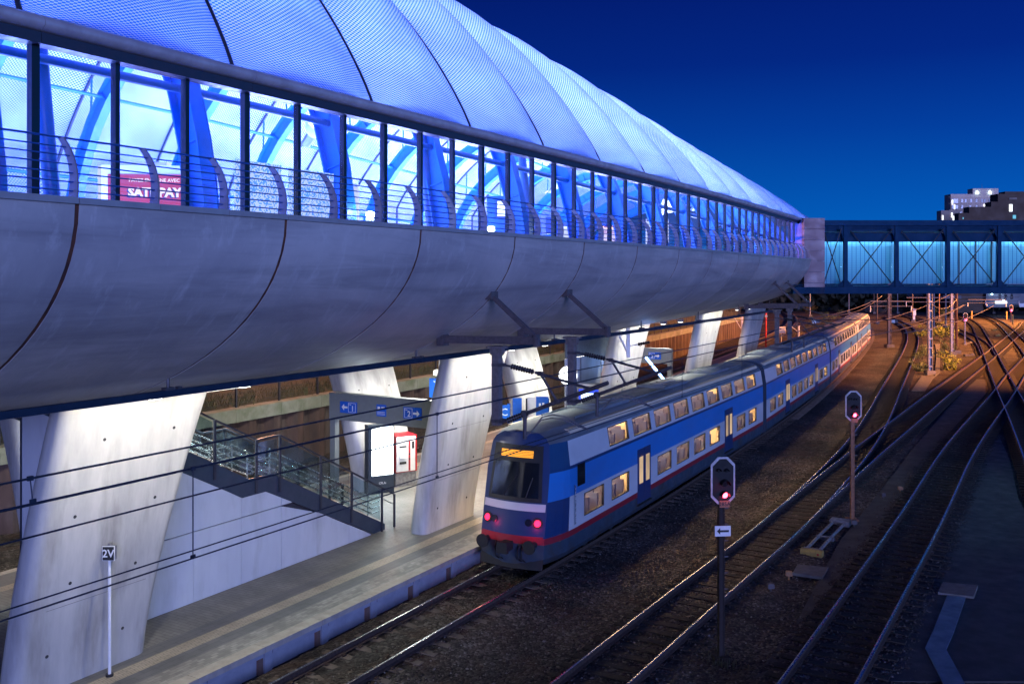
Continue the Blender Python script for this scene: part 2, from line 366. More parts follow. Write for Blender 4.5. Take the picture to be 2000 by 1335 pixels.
# loose stones lying on the ballast close to the camera: beyond counting
def stones():
    sh = []
    for k in range(5):
        a = np.array([(1, 0, 0), (-1, 0, 0), (0, 1, 0), (0, -1, 0), (0, 0, 1), (0, 0, -1)], float)
        sh.append(a*rng.uniform(.65, 1.15, (6, 1))+rng.normal(0, .12, (6, 3)))
    fs = np.array([(0, 2, 4), (2, 1, 4), (1, 3, 4), (3, 0, 4), (2, 0, 5), (1, 2, 5), (3, 1, 5), (0, 3, 5)])
    N = 26000; V = np.zeros((N, 6, 3)); y = 12+38*rng.random(N)**1.3; x = rng.uniform(-14.6, 4, N)
    for i in range(N):
        r = rng.uniform(.016, .038); z = rng.uniform(0, 2*PI); c, s = math.cos(z), math.sin(z)
        p = sh[i % 5]*r*np.array([1.2, 1, .75]); p = np.c_[p[:, 0]*c-p[:, 1]*s, p[:, 0]*s+p[:, 1]*c, p[:, 2]]
        ix = min(max(np.searchsorted(gx, x[i]), 0), nx-1); iy = min(max(np.searchsorted(gy, y[i]), 0), ny-1)
        V[i] = p+np.array([x[i], y[i], GZ[iy, ix]+r*.35])
    me = bpy.data.meshes.new('ballast_gravel'); me.from_pydata(V.reshape(-1, 3).tolist(), [], (fs[None]+np.arange(N)[:, None, None]*6).reshape(-1, 3).tolist())
    me.materials.append(M['stone']); o = bpy.data.objects.new('ballast_gravel', me); COL.objects.link(o)
    return tag(o, 'loose grey and brown ballast stones lying between the rails', 'gravel', kind='stuff')
def stone_mat():
    m, t, b, o = new_mat('loose_stone'); L = t.links
    g_ = nd(t, 'ShaderNodeNewGeometry'); ra = nd(t, 'ShaderNodeValToRGB'); L.new(g_.outputs['Random Per Island'], ra.inputs[0]); e = ra.color_ramp
    e.elements[0].color = (.03, .022, .018, 1); e.elements[1].color = (.17, .16, .155, 1)
    for p, c in ((.5, (.075, .055, .045, 1)), (.85, (.12, .10, .09, 1))): k = e.elements.new(p); k.color = c
    L.new(ra.outputs[0], b.inputs['Base Color']); b.inputs['Roughness'].default_value = .75
    return m
M['stone'] = stone_mat(); stones()

# ------------------------------------------------------------------ railway tracks
def rail_mesh(P, dz=0.0):
    prof = [(-.075, -.172), (.075, -.172), (.075, -.16), (.012, -.13), (.012, -.045), (.036, -.035), (.036, -.004), (.030, 0), (-.030, 0), (-.036, -.004), (-.036, -.035), (-.012, -.045), (-.012, -.13), (-.075, -.16)]
    t = np.gradient(P, axis=0); t /= np.linalg.norm(t, axis=1)[:, None]
    mb = MB(); rings = [[(p[0]+tt[1]*a, p[1]-tt[0]*a, z+dz) for a, z in prof] for p, tt in zip(P, t)]
    mb.loft(rings)
    n = len(prof); q = 0
    for i in range(len(rings)-1):
        for j in range(n): mb.m[q] = 1 if j in (6, 7, 8) else 0; q += 1
    return mb
def sleeper_mesh(kind):
    mb = MB()
    if kind == 'concrete':
        r = []
        for x, w, z in ((-1.28, .13, -.205), (-1.0, .145, -.19), (-.55, .14, -.19), (-.2, .11, -.225), (.2, .11, -.225), (.55, .14, -.19), (1.0, .145, -.19), (1.28, .13, -.205)):
            r.append([(x, -w, -.33), (x, w, -.33), (x, w*.8, z), (x, -w*.8, z)])
        mb.loft(r); mb.mi = 1
        for s in (-1, 1):
            for a in (-1, 1): mb.box((s*.7525+a*.12, 0, -.175), (.07, .11, .04))
    else:
        mb.box((0, 0, -.255), (2.55, .25, .15)); mb.mi = 1
        for s in (-1, 1):
            for a in (-1, 1): mb.box((s*.7525+a*.12, 0, -.168), (.08, .13, .03))
    return mb
def track(P, label, kind, group='railway tracks', near=60, step=.62, dz=0.0, ymin=None):
    P = np.array(P)
    if ymin is not None: P = P[P[:, 1] > ymin]
    if P[0, 1] > P[-1, 1]: P = P[::-1]
    c = P[0]
    t = thing('railway_track', label, 'track', (c[0], c[1], 0), group=group)
    for s in (-1, 1): rail_mesh(offset(P, s*.7525), dz).build('rail', (M['rust'], M['railtop']), t, smooth=40)
    Q = resample(P, step); dr = np.gradient(Q, axis=0); ang = np.arctan2(dr[:, 1], dr[:, 0])-PI/2
    mats = (M['sleeper_conc'] if kind == 'concrete' else M['sleeper_wood'], M['rust'])
    sm = sleeper_mesh(kind); me = sm.mesh('sleeper', mats=mats)
    ok = [i for i in range(len(Q)) if Q[i, 1] > 9]
    for i in ok[:near]:
        o = bpy.data.objects.new('sleeper', me); COL.objects.link(o); o.parent = t; o.location = (Q[i, 0]-c[0], Q[i, 1]-c[1], random.uniform(-.01, .0)+dz); o.rotation_euler = (0, 0, ang[i]+random.uniform(-.012, .012))
    rest = ok[near:]
    if rest:
        mb = MB()
        for i in rest:
            q = Matrix.Rotation(ang[i], 3, 'Z')
            mb.add([q@Vector(v)+Vector((Q[i, 0], Q[i, 1], dz)) for v in sm.v], sm.f); mb.m[-len(sm.f):] = sm.m
        tag(mb.build('sleepers', mats, t), kind='stuff')
    return t
track(T1, 'concrete-sleepered track along the platform under the train', 'concrete', ymin=9, near=70)
track(T2, 'middle track with wooden sleepers curving left behind the signals', 'wood', near=95)
track(T2b[T2b[:, 1] > 34], 'rails branching right off the middle track towards the crossing', 'wood', near=40, dz=.004)
track(T3, 'straight wooden-sleepered track nearest the lower right corner', 'wood', near=95)
track(T4, 'track cutting across the straight one at the right picture edge', 'wood', near=60, dz=-.004)
track(T5, 'track bending away right of the diamond crossing', 'wood', near=30, dz=.008)
track(T6, 'far curved track joining the crossing in orange light', 'wood', near=20, dz=.012)
track(T0, 'far track between the platform and the sheet pile wall', 'concrete', ymin=22, near=40)

# ------------------------------------------------------------------ platform
ZP = .40
def paving_mat(name, c1, c2, bw, bh, mortar=.02, mc=None, rot=False):
    m, t, b, o = new_mat(name); L = t.links
    tc = nd(t, 'ShaderNodeTexCoord'); mp = nd(t, 'ShaderNodeMapping'); L.new(tc.outputs['Object'], mp.inputs[0])
    if rot: mp.inputs['Rotation'].default_value = (0, 0, PI/2)
    br = nd(t, 'ShaderNodeTexBrick', i_Scale=1.0); L.new(mp.outputs[0], br.inputs['Vector'])
    br.inputs['Color1'].default_value = c4(c1); br.inputs['Color2'].default_value = c4(c2); br.inputs['Mortar'].default_value = c4(mc or tuple(x*.55 for x in c1))
    br.inputs['Mortar Size'].default_value = mortar*bh; br.inputs['Brick Width'].default_value = bw; br.inputs['Row Height'].default_value = bh
    n = nd(t, 'ShaderNodeTexNoise', i_Scale=.7, i_Detail=6.0, i_Roughness=.65); L.new(tc.outputs['Object'], n.inputs['Vector'])
    r = nd(t, 'ShaderNodeMapRange', i_1=.35, i_2=.7, i_3=1.1, i_4=.62); L.new(n.outputs['Fac'], r.inputs[0])
    cb = nd(t, 'ShaderNodeCombineColor'); [L.new(r.outputs[0], cb.inputs[i]) for i in range(3)]
    mu = nd(t, 'ShaderNodeMix', data_type='RGBA', blend_type='MULTIPLY'); mu.inputs['Factor'].default_value = 1; L.new(br.outputs['Color'], mu.inputs['A']); L.new(cb.outputs[0], mu.inputs['B'])
    L.new(mu.outputs['Result'], b.inputs['Base Color']); b.inputs['Roughness'].default_value = .6
    bp = nd(t, 'ShaderNodeBump', i_Strength=.35, i_Distance=.01); L.new(br.outputs['Fac'], bp.inputs['Height']); bp.invert = True; L.new(bp.outputs[0], b.inputs['Normal'])
    return m
M['coping'] = surf('concrete_coping', (.36, .33, .29), (.28, .25, .22), 3, .7, bump=.1)
M['setts'] = paving_mat('small_paving_setts', (.30, .285, .26), (.17, .165, .155), .20, .10, .06, rot=True)
M['band'] = paving_mat('dark_paving_band', (.135, .135, .14), (.12, .12, .125), .6, .2, .03, rot=True)
M['tactile'] = paving_mat('pale_tactile_strip', (.40, .35, .27), (.36, .31, .24), .30, .075, .16, rot=True)
M['paving'] = paving_mat('grey_platform_pavers', (.19, .185, .17), (.165, .16, .15), .40, .13, .07)
M['plat_wall'] = surf('platform_edge_concrete', (.27, .28, .33), (.21, .22, .27), 2, .6, bump=.1)
M['plat_post'] = surf('rust_stained_concrete', (.15, .085, .065), (.11, .07, .06), 3, .7)
yy = np.r_[np.arange(4, 60, 2.0), np.arange(60, 119, 4.0)]
plat = thing('platform', 'paved island platform with pale tactile strip along its edge', 'platform', (-21, 4, ZP)); struct(plat)
edge = [-1.66+dl(y)-14.5 for y in yy]
def strip(name, a, b, mat, cut=None):
    mb = MB(); mb.grid([[(e-a, y, ZP), (e-b, y, ZP)] if a > b else [(e-b, y, ZP), (e-a, y, ZP)] for e, y in zip(edge, yy)]); 
    return mb.build(name, mat, plat)
strip('setts', .34, .95, M['setts']); strip('paving_band', .95, 1.42, M['band']); strip('tactile_strip', 1.42, 1.86, M['tactile'])
strip('paving_band', 1.86, 2.36, M['band']); strip('paving', 2.36, 9.2, M['paving']); strip('tactile_strip', 9.2, 9.6, M['tactile']); strip('paving_band', 9.6, 10.6, M['band'])
mb = MB()
for i in range(len(yy)-1):
    for o0, o1 in ((0, .34), (10.6, 10.9)):
        y0, y1 = yy[i]+.006, yy[i+1]-.006; a0 = edge[i]; a1 = edge[i+1]
        mb.add([(a0-o0+.03*(o0 == 0), y0, ZP), (a1-o0+.03*(o0 == 0), y1, ZP), (a1-o1, y1, ZP), (a0-o1, y0, ZP), (a0-o0+.03*(o0 == 0), y0, ZP-.14), (a1-o0+.03*(o0 == 0), y1, ZP-.14), (a1-o1, y1, ZP-.14), (a0-o1, y0, ZP-.14)],
               [(0, 1, 2, 3), (7, 6, 5, 4), (0, 4, 5, 1), (2, 6, 7, 3), (1, 5, 6, 2), (0, 3, 7, 4)])
mb.build('coping', M['coping'], plat)
mb = MB()
for i in range(len(yy)-1):
    y0, y1 = yy[i], yy[i+1]; k = max(1, int(round((y1-y0)/2)))
    for j in range(k):
        ya = y0+(y1-y0)*j/k; yb = y0+(y1-y0)*(j+1)/k; ea = np.interp(ya, yy, edge); eb = np.interp(yb, yy, edge); em = (ea+eb)/2
        mb.mi = 0; mb.box((em-.18, (ya+yb)/2, .0), (.16, yb-ya-.02, .52)); mb.box((em-.06, ya+.14, .0), (.12, .24, .52)); mb.box((em-.06, (ya+yb)/2+.14, .20), (.10, yb-ya-.32, .10))
        mb.mi = 1; mb.box((em-.075, yb-.09, -.02), (.10, .14, .44))
mb.build('edge_wall', (M['plat_wall'], M['plat_post']), plat)
mb = MB(); mb.grid([[(e-10.85, y, ZP-.14), (e-10.85, y, -.3)] for e, y in zip(edge, yy)]); mb.build('rear_wall', M['plat_wall'], plat)
mb = MB(); e = edge[-1]; mb.quad((e, yy[-1], -.3), (e, yy[-1], ZP-.01), (e-10.9, yy[-1], ZP-.01), (e-10.9, yy[-1], -.3)); mb.build('end_wall', M['plat_wall'], plat)

# ------------------------------------------------------------------ service paths and slab covers between the tracks
M['path'] = surf('compacted_grit_path', (.062, .056, .054), (.045, .042, .042), 1.2, .75, bump=.25, bscale=55, c3=(.085, .075, .07), s3=.5)
M['tarmac'] = surf('dark_tarmac', (.034, .031, .034), (.026, .024, .028), 1.5, .6, bump=.2, bscale=70)
def path(name, pts, mat, z=-.285, cam_z=-.29):
    mb = MB(); P = [atz(px, py, cam_z) for px, py in pts]
    mb.prism([(p.x, p.y) for p in P], (0, 0, z), (1, 0, 0), (0, 1, 0), .05)
    return struct(mb.build(name, mat))
zt = -.245
path('path', [(1470, 1335), (1560, 1210), (1640, 1060), (1720, 960), (1790, 870), (1850, 800), (1905, 742), (1925, 742), (1925, 770), (1860, 850), (1790, 930), (1740, 1010), (1660, 1110), (1590, 1190), (1520, 1335)], M['path'], zt)
path('path', [(1730, 1335), (1770, 1240), (1812, 1160), (1860, 1060), (1893, 975), (1925, 900), (1950, 850), (1972, 900), (1990, 980), (2030, 1050), (2090, 1080), (2200, 1335)], M['tarmac'], zt)
path('path', [(1780, 765), (1800, 735), (1826, 735), (1829, 690), (1826, 672), (1836, 672), (1836, 695), (1836, 728), (1822, 740), (1806, 766)], M['slab'], zt+.01)
# ================================================================== station hall: concrete trough, glazed band, cushion roof
BAY = 4.0
def ys(k): return BAY*k-.1
K0, KS, KR = -2, 15, 17                       # first bay, end of the front shell, end of the roof
def hroof(y): return float(np.interp(y, [-8, 12, 24, 38.6, 46, 54.8, 60, 64, 68], [6.6, 6.5, 6.05, 4.9, 4.3, 3.7, 3.3, 2.8, 1.5]))
def bsh(y): return float(np.interp(y, [0, 26, 47, 62, 76], [4.1, 4.1, 3.7, 3.4, 3.0]))
ZL = 10.2; ZR = 12.9
def cx(y): return -21.5+dl(y)
def shell(y, ph, out=0.0):
    b = bsh(y)
    # a little fuller than an ellipse near the lip
    return Vector((cx(y)+(10+out)*math.cos(ph), y, ZL-(b+out)*math.sin(ph)))
hall = thing('station_hall', 'long raised station hall with glowing cushion roof over a curved concrete trough', 'station', (-21.5, 0, ZL))

def shell_mat():
    m, t, b, o = new_mat('weathered_concrete_shell'); L = t.links
    tc = nd(t, 'ShaderNodeTexCoord'); uv = nd(t, 'ShaderNodeUVMap')
    n1 = nd(t, 'ShaderNodeTexNoise', i_Scale=.28, i_Detail=8.0, i_Roughness=.66, i_Distortion=.4); L.new(tc.outputs['Object'], n1.inputs['Vector'])
    mp = nd(t, 'ShaderNodeMapping'); mp.inputs['Scale'].default_value = (2.2, .45, 1); L.new(uv.outputs[0], mp.inputs[0])
    n2 = nd(t, 'ShaderNodeTexNoise', i_Scale=1.6, i_Detail=7.0, i_Roughness=.7, i_Distortion=.3); L.new(mp.outputs[0], n2.inputs['Vector'])
    mp3 = nd(t, 'ShaderNodeMapping'); mp3.inputs['Scale'].default_value = (.10, .62, 1); L.new(uv.outputs[0], mp3.inputs[0])
    n3 = nd(t, 'ShaderNodeTexNoise', i_Scale=1.5, i_Detail=6.0, i_Roughness=.65, i_Distortion=.5); L.new(mp3.outputs[0], n3.inputs['Vector'])
    oi = nd(t, 'ShaderNodeObjectInfo')
    r1 = nd(t, 'ShaderNodeMapRange', i_1=.38, i_2=.62); L.new(n1.outputs['Fac'], r1.inputs[0])
    m1 = nd(t, 'ShaderNodeMix', data_type='RGBA'); L.new(r1.outputs[0], m1.inputs['Factor']); m1.inputs['A'].default_value = (.47, .45, .45, 1); m1.inputs['B'].default_value = (.33, .32, .34, 1)
    r3 = nd(t, 'ShaderNodeMapRange', i_1=.46, i_2=.70, i_4=.85); L.new(n3.outputs['Fac'], r3.inputs[0])
    m3 = nd(t, 'ShaderNodeMix', data_type='RGBA'); L.new(r3.outputs[0], m3.inputs['Factor']); L.new(m1.outputs['Result'], m3.inputs['A']); m3.inputs['B'].default_value = (.22, .215, .235, 1)
    r2 = nd(t, 'ShaderNodeMapRange', i_1=.54, i_2=.70, i_4=.5); L.new(n2.outputs['Fac'], r2.inputs[0])
    m2 = nd(t, 'ShaderNodeMix', data_type='RGBA'); L.new(r2.outputs[0], m2.inputs['Factor']); L.new(m3.outputs['Result'], m2.inputs['A']); m2.inputs['B'].default_value = (.58, .57, .58, 1)
    ro = nd(t, 'ShaderNodeMapRange', i_3=.90, i_4=1.06); L.new(oi.outputs['Random'], ro.inputs[0])
    hs = nd(t, 'ShaderNodeHueSaturation'); L.new(ro.outputs[0], hs.inputs['Value']); L.new(m2.outputs['Result'], hs.inputs['Color'])
    L.new(hs.outputs[0], b.inputs['Base Color'])
    rr = nd(t, 'ShaderNodeMapRange', i_1=.35, i_2=.7, i_3=.38, i_4=.62); L.new(n2.outputs['Fac'], rr.inputs[0]); L.new(rr.outputs[0], b.inputs['Roughness'])
    bp = nd(t, 'ShaderNodeBump', i_Strength=.22, i_Distance=.03); L.new(n2.outputs['Fac'], bp.inputs['Height']); L.new(bp.outputs[0], b.inputs['Normal'])
    return m
M['shell'] = shell_mat()
NP = 44
def shell_panel(y0, y1, p0, p1, n=5, gap=.034):
    mb = MB(); rows = []; uvs = []; ph = [p0+(p1-p0)*i/NP for i in range(NP+1)]
    Y = [y0+gap+(y1-y0-2*gap)*j/n for j in range(n+1)]
    for y in Y:
        rows.append([shell(y, a) for a in ph]); uvs.append([(y, a*7.5) for a in ph])
    mb.grid(rows, uvs)
    inner = [[shell(y, a, -.22) for a in ph] for y in Y]
    mb.grid([r[::-1] for r in inner])
    for a, b_ in ((rows[0], inner[0]), (inner[-1], rows[-1])): mb.grid([a, b_])
    mb.grid([[r[0] for r in rows], [r[0] for r in inner]]); mb.grid([[r[-1] for r in inner], [r[-1] for r in rows]])
    return mb
for k in range(K0, KS):
    shell_panel(ys(k), ys(k+1), 0, PI).build('concrete_panel', M['shell'], hall, smooth=50)
for k in range(KS, KS+4):                      # past the tower the trough keeps only its rear part
    shell_panel(ys(k), ys(k+1), math.acos(.1), PI).build('concrete_panel', M['shell'], hall, smooth=50)
for k in range(K0+1, KS+1):
    mb = MB(); y = ys(k); ph = [PI*i/NP*.9 for i in range(NP+1)]
    mb.grid([[shell(y-.036, a, -.012) for a in ph], [shell(y+.036, a, -.012) for a in ph]]); mb.build('panel_joint', M['joint'], hall)
# lip along the top of the trough
mb = MB()
for k in range(K0*3, KS*3):
    y0 = BAY/3*k-.1+.006; y1 = BAY/3*(k+1)-.1-.006
    p = [(cx(y)+9.94, y) for y in (y0, y1)]
    mb.beam((p[0][0], y0, ZL+.045), (p[1][0], y1, ZL+.045), .22, .09)
mb.build('parapet_cap', M['ledge'], hall)

# ---- railing on the lip
rail = MB(); rail.box((cx(0)+9.9, -8, ZL+.1), (.05, .05, .02)); rail = rail.build('railing', M['steel_blue'], hall)
def post_mb():
    pts = []; n = 9
    for i in range(n+1):
        t = i/n; z = .86*t; x = -.02+.085*math.sin(t*PI*.55)-.36*t**2.4; pts.append((x, z))
    w = .095
    poly = [(x+w*(1-.35*i/n), z) for i, (x, z) in enumerate(pts)]+[(x-w*(1-.35*i/n), z) for i, (x, z) in reversed(list(enumerate(pts)))]
    mb = MB(); mb.prism(poly, (0, 0, 0), (1, 0, 0), (0, 0, 1), .028); return mb, pts
pmb, ppts = post_mb(); M['rail_post'] = surf('grey_painted_post', (.22, .21, .27), (.18, .17, .22), 6, .5)
pme = pmb.mesh('post', mats=[M['rail_post']])
for k in range(K0*3+3, KS*3+1):
    y = BAY/3*k-.1+.02; o = bpy.data.objects.new('post', pme); COL.objects.link(o); o.parent = rail; o.location = Vector((cx(y)+9.90, y, ZL+.09))-org(hall)
YB = np.arange(-4.1, BAY*KS-.05, BAY/3)
for i in range(7):
    t = (i+.75)/7.0 if i < 6 else .995; z = .86*t; x = float(np.interp(z, [p[1] for p in ppts], [p[0] for p in ppts]))
    mb = MB(); mb.tube([(cx(y)+9.90+x, y, ZL+.09+z) for y in YB], .017 if i == 6 else .011, 6); mb.build('rail_bar', M['steel_blue'], rail)

# ---- glazed band
GXO = 9.0                                     # glass stands 1 m behind the lip
ZG = 12.50
def gxp(y): return cx(y)+GXO
MU = [BAY/3*k-.1 for k in range(K0*3+3, KS*3+7)]
for y in MU:
    mb = MB(); wide = .12 if abs(((y+.1) / BAY) % 1) < .01 else .08
    mb.box((gxp(y), y, (9.6+ZG)/2), (.12, wide, ZG-9.6)); mb.build('mullion', M['mullion'], hall)
for y0, y1 in zip(MU[:-1], MU[1:]):
    mb = MB(); mb.box(((gxp(y0)+gxp(y1))/2, (y0+y1)/2, (9.6+ZG)/2), (.016, y1-y0-.10, ZG-9.6)); mb.build('window_pane', M['glass'], hall)
yb = [ys(k) for k in range(K0, KR+1)]
for k in range(K0, KR):
    y0, y1 = ys(k)+.004, ys(k+1)-.004; g0, g1 = gxp(y0), gxp(y1)
    mb = MB(); mb.beam((g0+.06, y0, ZG+.08), (g1+.06, y1, ZG+.08), .26, .16); mb.build('head_beam', M['clamp'], hall)
    mb = MB(); n = 10; sec = [(.28+.19*math.cos(a), ZG+.29+.125*math.sin(a)) for a in np.linspace(-PI*.95, PI*.35, n)]
    sec += [(.02, ZG+.38), (.02, ZG+.18)]
    mb.loft([[(g+(-.18)+s[0], y, s[1]) for s in sec] for g, y in ((g0, y0), ((g0+g1)/2, (y0+y1)/2), (g1, y1))]); mb.build('gutter', M['gutter'], hall, smooth=50)

# ---- roof cushions
RA = 8.72
def roof(y, th, out=0.0):
    h = hroof(y); h *= 1.09; return Vector((cx(y)+(RA+out)*math.cos(th), y, ZR+(h+out)*max(0.0, math.sin(th))**1.75+out*.25))
def cushion_mat():
    m, t, b, o = new_mat('printed_foil_cushion'); L = t.links; t.nodes.remove(b)
    uv = nd(t, 'ShaderNodeUVMap'); mp = nd(t, 'ShaderNodeMapping'); mp.inputs['Rotation'].default_value = (0, 0, .12); L.new(uv.outputs[0], mp.inputs[0])
    ch = nd(t, 'ShaderNodeTexChecker', i_Scale=18.5); L.new(mp.outputs[0], ch.inputs['Vector'])
    n = nd(t, 'ShaderNodeTexNoise', i_Scale=.5, i_Detail=4.0); L.new(uv.outputs[0], n.inputs['Vector'])
    oi = nd(t, 'ShaderNodeObjectInfo')
    mx = nd(t, 'ShaderNodeMix', data_type='RGBA'); L.new(ch.outputs['Fac'], mx.inputs['Factor'])
    mx.inputs['A'].default_value = (.05, .29, .95, 1); mx.inputs['B'].default_value = (.84, .88, .98, 1)
    r = nd(t, 'ShaderNodeMapRange', i_1=.3, i_2=.7, i_3=.72, i_4=1.05); L.new(n.outputs['Fac'], r.inputs[0])
    r2 = nd(t, 'ShaderNodeMapRange', i_3=.85, i_4=1.0); L.new(oi.outputs['Random'], r2.inputs[0])
    mm = nd(t, 'ShaderNodeMath', operation='MULTIPLY'); L.new(r.outputs[0], mm.inputs[0]); L.new(r2.outputs[0], mm.inputs[1])
    hs = nd(t, 'ShaderNodeHueSaturation'); L.new(mm.outputs[0], hs.inputs['Value']); L.new(mx.outputs['Result'], hs.inputs['Color'])
    tl = nd(t, 'ShaderNodeBsdfTranslucent'); df = nd(t, 'ShaderNodeBsdfDiffuse'); gl = nd(t, 'ShaderNodeBsdfGlossy', i_Roughness=.22)
    L.new(hs.outputs[0], tl.inputs[0]); L.new(hs.outputs[0], df.inputs[0])
    m1 = nd(t, 'ShaderNodeMixShader'); m1.inputs[0].default_value = .77; L.new(tl.outputs[0], m1.inputs[1]); L.new(df.outputs[0], m1.inputs[2])
    fr = schlick(t, .03, .6); m2 = nd(t, 'ShaderNodeMixShader'); L.new(fr.outputs[0], m2.inputs[0]); L.new(m1.outputs[0], m2.inputs[1]); L.new(gl.outputs[0], m2.inputs[2])
    L.new(m2.outputs[0], o.inputs[0]); return m
M['cushion'] = cushion_mat()
NT, NS = 12, 44
for k in range(K0, KR):
    mb = MB(); rows = []; uvs = []
    for i in range(NT+1):
        t = i/NT; y = ys(k)+.03+(BAY-.06)*t; row = []; uvr = []
        for j in range(NS+1):
            th = PI*j/NS; e = min(1, math.sin(th*.5+.001)*6)*min(1, (NS-j)/4)
            ed = min(1, j/3.0); bul = .42*(1-(2*t-1)**2)*ed*(.4+.6*hroof(y)/6.5)
            row.append(roof(y, th, bul)); uvr.append((y, th*8.2))
        row.append(Vector((cx(y)-RA, y, 10.2))); uvr.append((y, PI*8.2+2.7))
        rows.append(row); uvs.append(uvr)
    mb.grid(rows, uvs); mb.build('roof_cushion', M['cushion'], hall, smooth=80)
for k in range(K0, KR+1):
    y = ys(k); P = [roof(y, PI*j/40, -.02) for j in range(41)]+[Vector((cx(y)-RA, y, 10.2))]
    mb = MB(); mb.tube(P, .055, 6); mb.build('roof_seam', M['clamp'], hall, smooth=60)
mb = MB()
for y0, y1 in zip(np.arange(-8.1, 67.8, 1.0), np.arange(-7.1, 68.8, 1.0)):
    mb.beam(roof(y0, .004, .04), roof(y1, .004, .04), .09, .22, up=(.12, 0, 1))
mb.build('edge_clamp', M['clamp'], hall)
# end wall of the roof, closed
mb = MB(); y = ys(KR); P = [roof(y, PI*j/40) for j in range(41)]; mb.add(P, [tuple(range(41))]); mb.build('end_wall', M['clamp'], hall)

# ---- inner frame: arches, struts, purlins, leaning columns
AA = 8.15
def arch(y, th, d=0.0):
    H = ZR-9.6+hroof(y)-.75
    return Vector((cx(y)+(AA-d)*math.cos(th), y, 9.6+(H-d)*math.sin(th)))
for k in range(K0+1, KR):
    y = ys(k); n = 26; mb = MB(); ths = [PI*j/n for j in range(n+1)]
    outer = [arch(y, t) for t in ths]; inner = [arch(y, t, .50) for t in ths]
    for P in (outer, inner):
        rings = []
        for j, p in enumerate(P):
            d = (P[min(j+1, n)]-P[max(j-1, 0)]).normalized(); nn = Vector((-d.z, 0, d.x))
            rings.append([p+Vector((0, s*.16, 0))+nn*q for s, q in ((-1, -.018), (1, -.018), (1, .018), (-1, .018))])
        mb.loft(rings)
    mb.loft([[a+Vector((0, -.018, 0)), a+Vector((0, .018, 0)), b+Vector((0, .018, 0)), b+Vector((0, -.018, 0))] for a, b in zip(outer, inner)])
    for j in range(2, n-1, 2): mb.box((outer[j]+inner[j])/2, (.36, .24, .02), rot=Matrix.Rotation(-math.atan2(outer[j].z-inner[j].z, outer[j].x-inner[j].x), 3, 'Y'))
    ar = mb.build('roof_arch', M['steel_arch'], hall)
    mb = MB()
    for j in range(3, n-2, 2):
        p = outer[j]; th = math.acos(max(-1, min(1, (p.x-cx(y))/RA)))
        if p.z > ZR+.4: mb.tube([p, roof(y, th, -.05)], .035, 6)
    mb.build('strut', M['steel_arch'], ar)
for th in (.36, .72, 1.15, PI/2, PI-1.15, PI-.72, PI-.36):
    mb = MB(); mb.tube([arch(ys(k), th, .2) for k in range(K0+1, KR)], .085 if th == .36 else .06, 8); mb.build('purlin', M['steel_blue'] if th == .36 else M['steel_arch'], hall, smooth=60)
for k in (2.33, 5.0, 6.35, 9.3):               # leaning round columns behind the glass
    y = BAY*k-.1; mb = MB(); a = Vector((cx(y)+7.55, y, 9.6)); b = Vector((cx(y)+6.95, y-.12, ZR+2.2)); mb.tube([a, b], .13, 12); mb.build('leaning_column', M['steel_blue'], hall, smooth=60)
mb = MB(); mb.grid([[(cx(y)+8.9, y, 9.6), (cx(y)-8.9, y, 9.6)] for y in yb]); M['floor'] = surf('hall_floor', (.30, .31, .33), (.25, .26, .28), 2, .35); mb.build('hall_floor', M['floor'], hall)
# ladders/cable trays on the arches near the glass
for k in (3, 4, 5, 6, 7):
    y = ys(k)+.30; mb = MB()
    for dy in (0, .12): mb.tube([arch(y+dy, t, .25) for t in np.linspace(.03, .62, 9)], .02, 5)
    for t in np.linspace(.05, .6, 12): mb.tube([arch(y, t, .25), arch(y+.12, t, .25)], .014, 4)
    mb.build('cable_tray', M['steel_blue'], hall)

# ---- lamps inside the hall
for k, (y, p, c) in enumerate([(1, 1250, (.12, .26, 1)), (9, 1650, (.18, .31, 1)), (17, 2050, (.27, .38, 1)), (25, 2250, (.33, .44, 1)), (33, 2450, (.40, .52, 1)), (41, 2500, (.48, .58, 1)), (49, 2200, (.48, .58, 1)), (57, 900, (.22, .36, 1)), (64, 280, (.04, .14, 1))]):
    lamp('AREA', 'hall_light', (cx(y)+1.0, y, 9.9), p*4.1, c, (cx(y)+1.0, y, 30), 10, size_y=7)
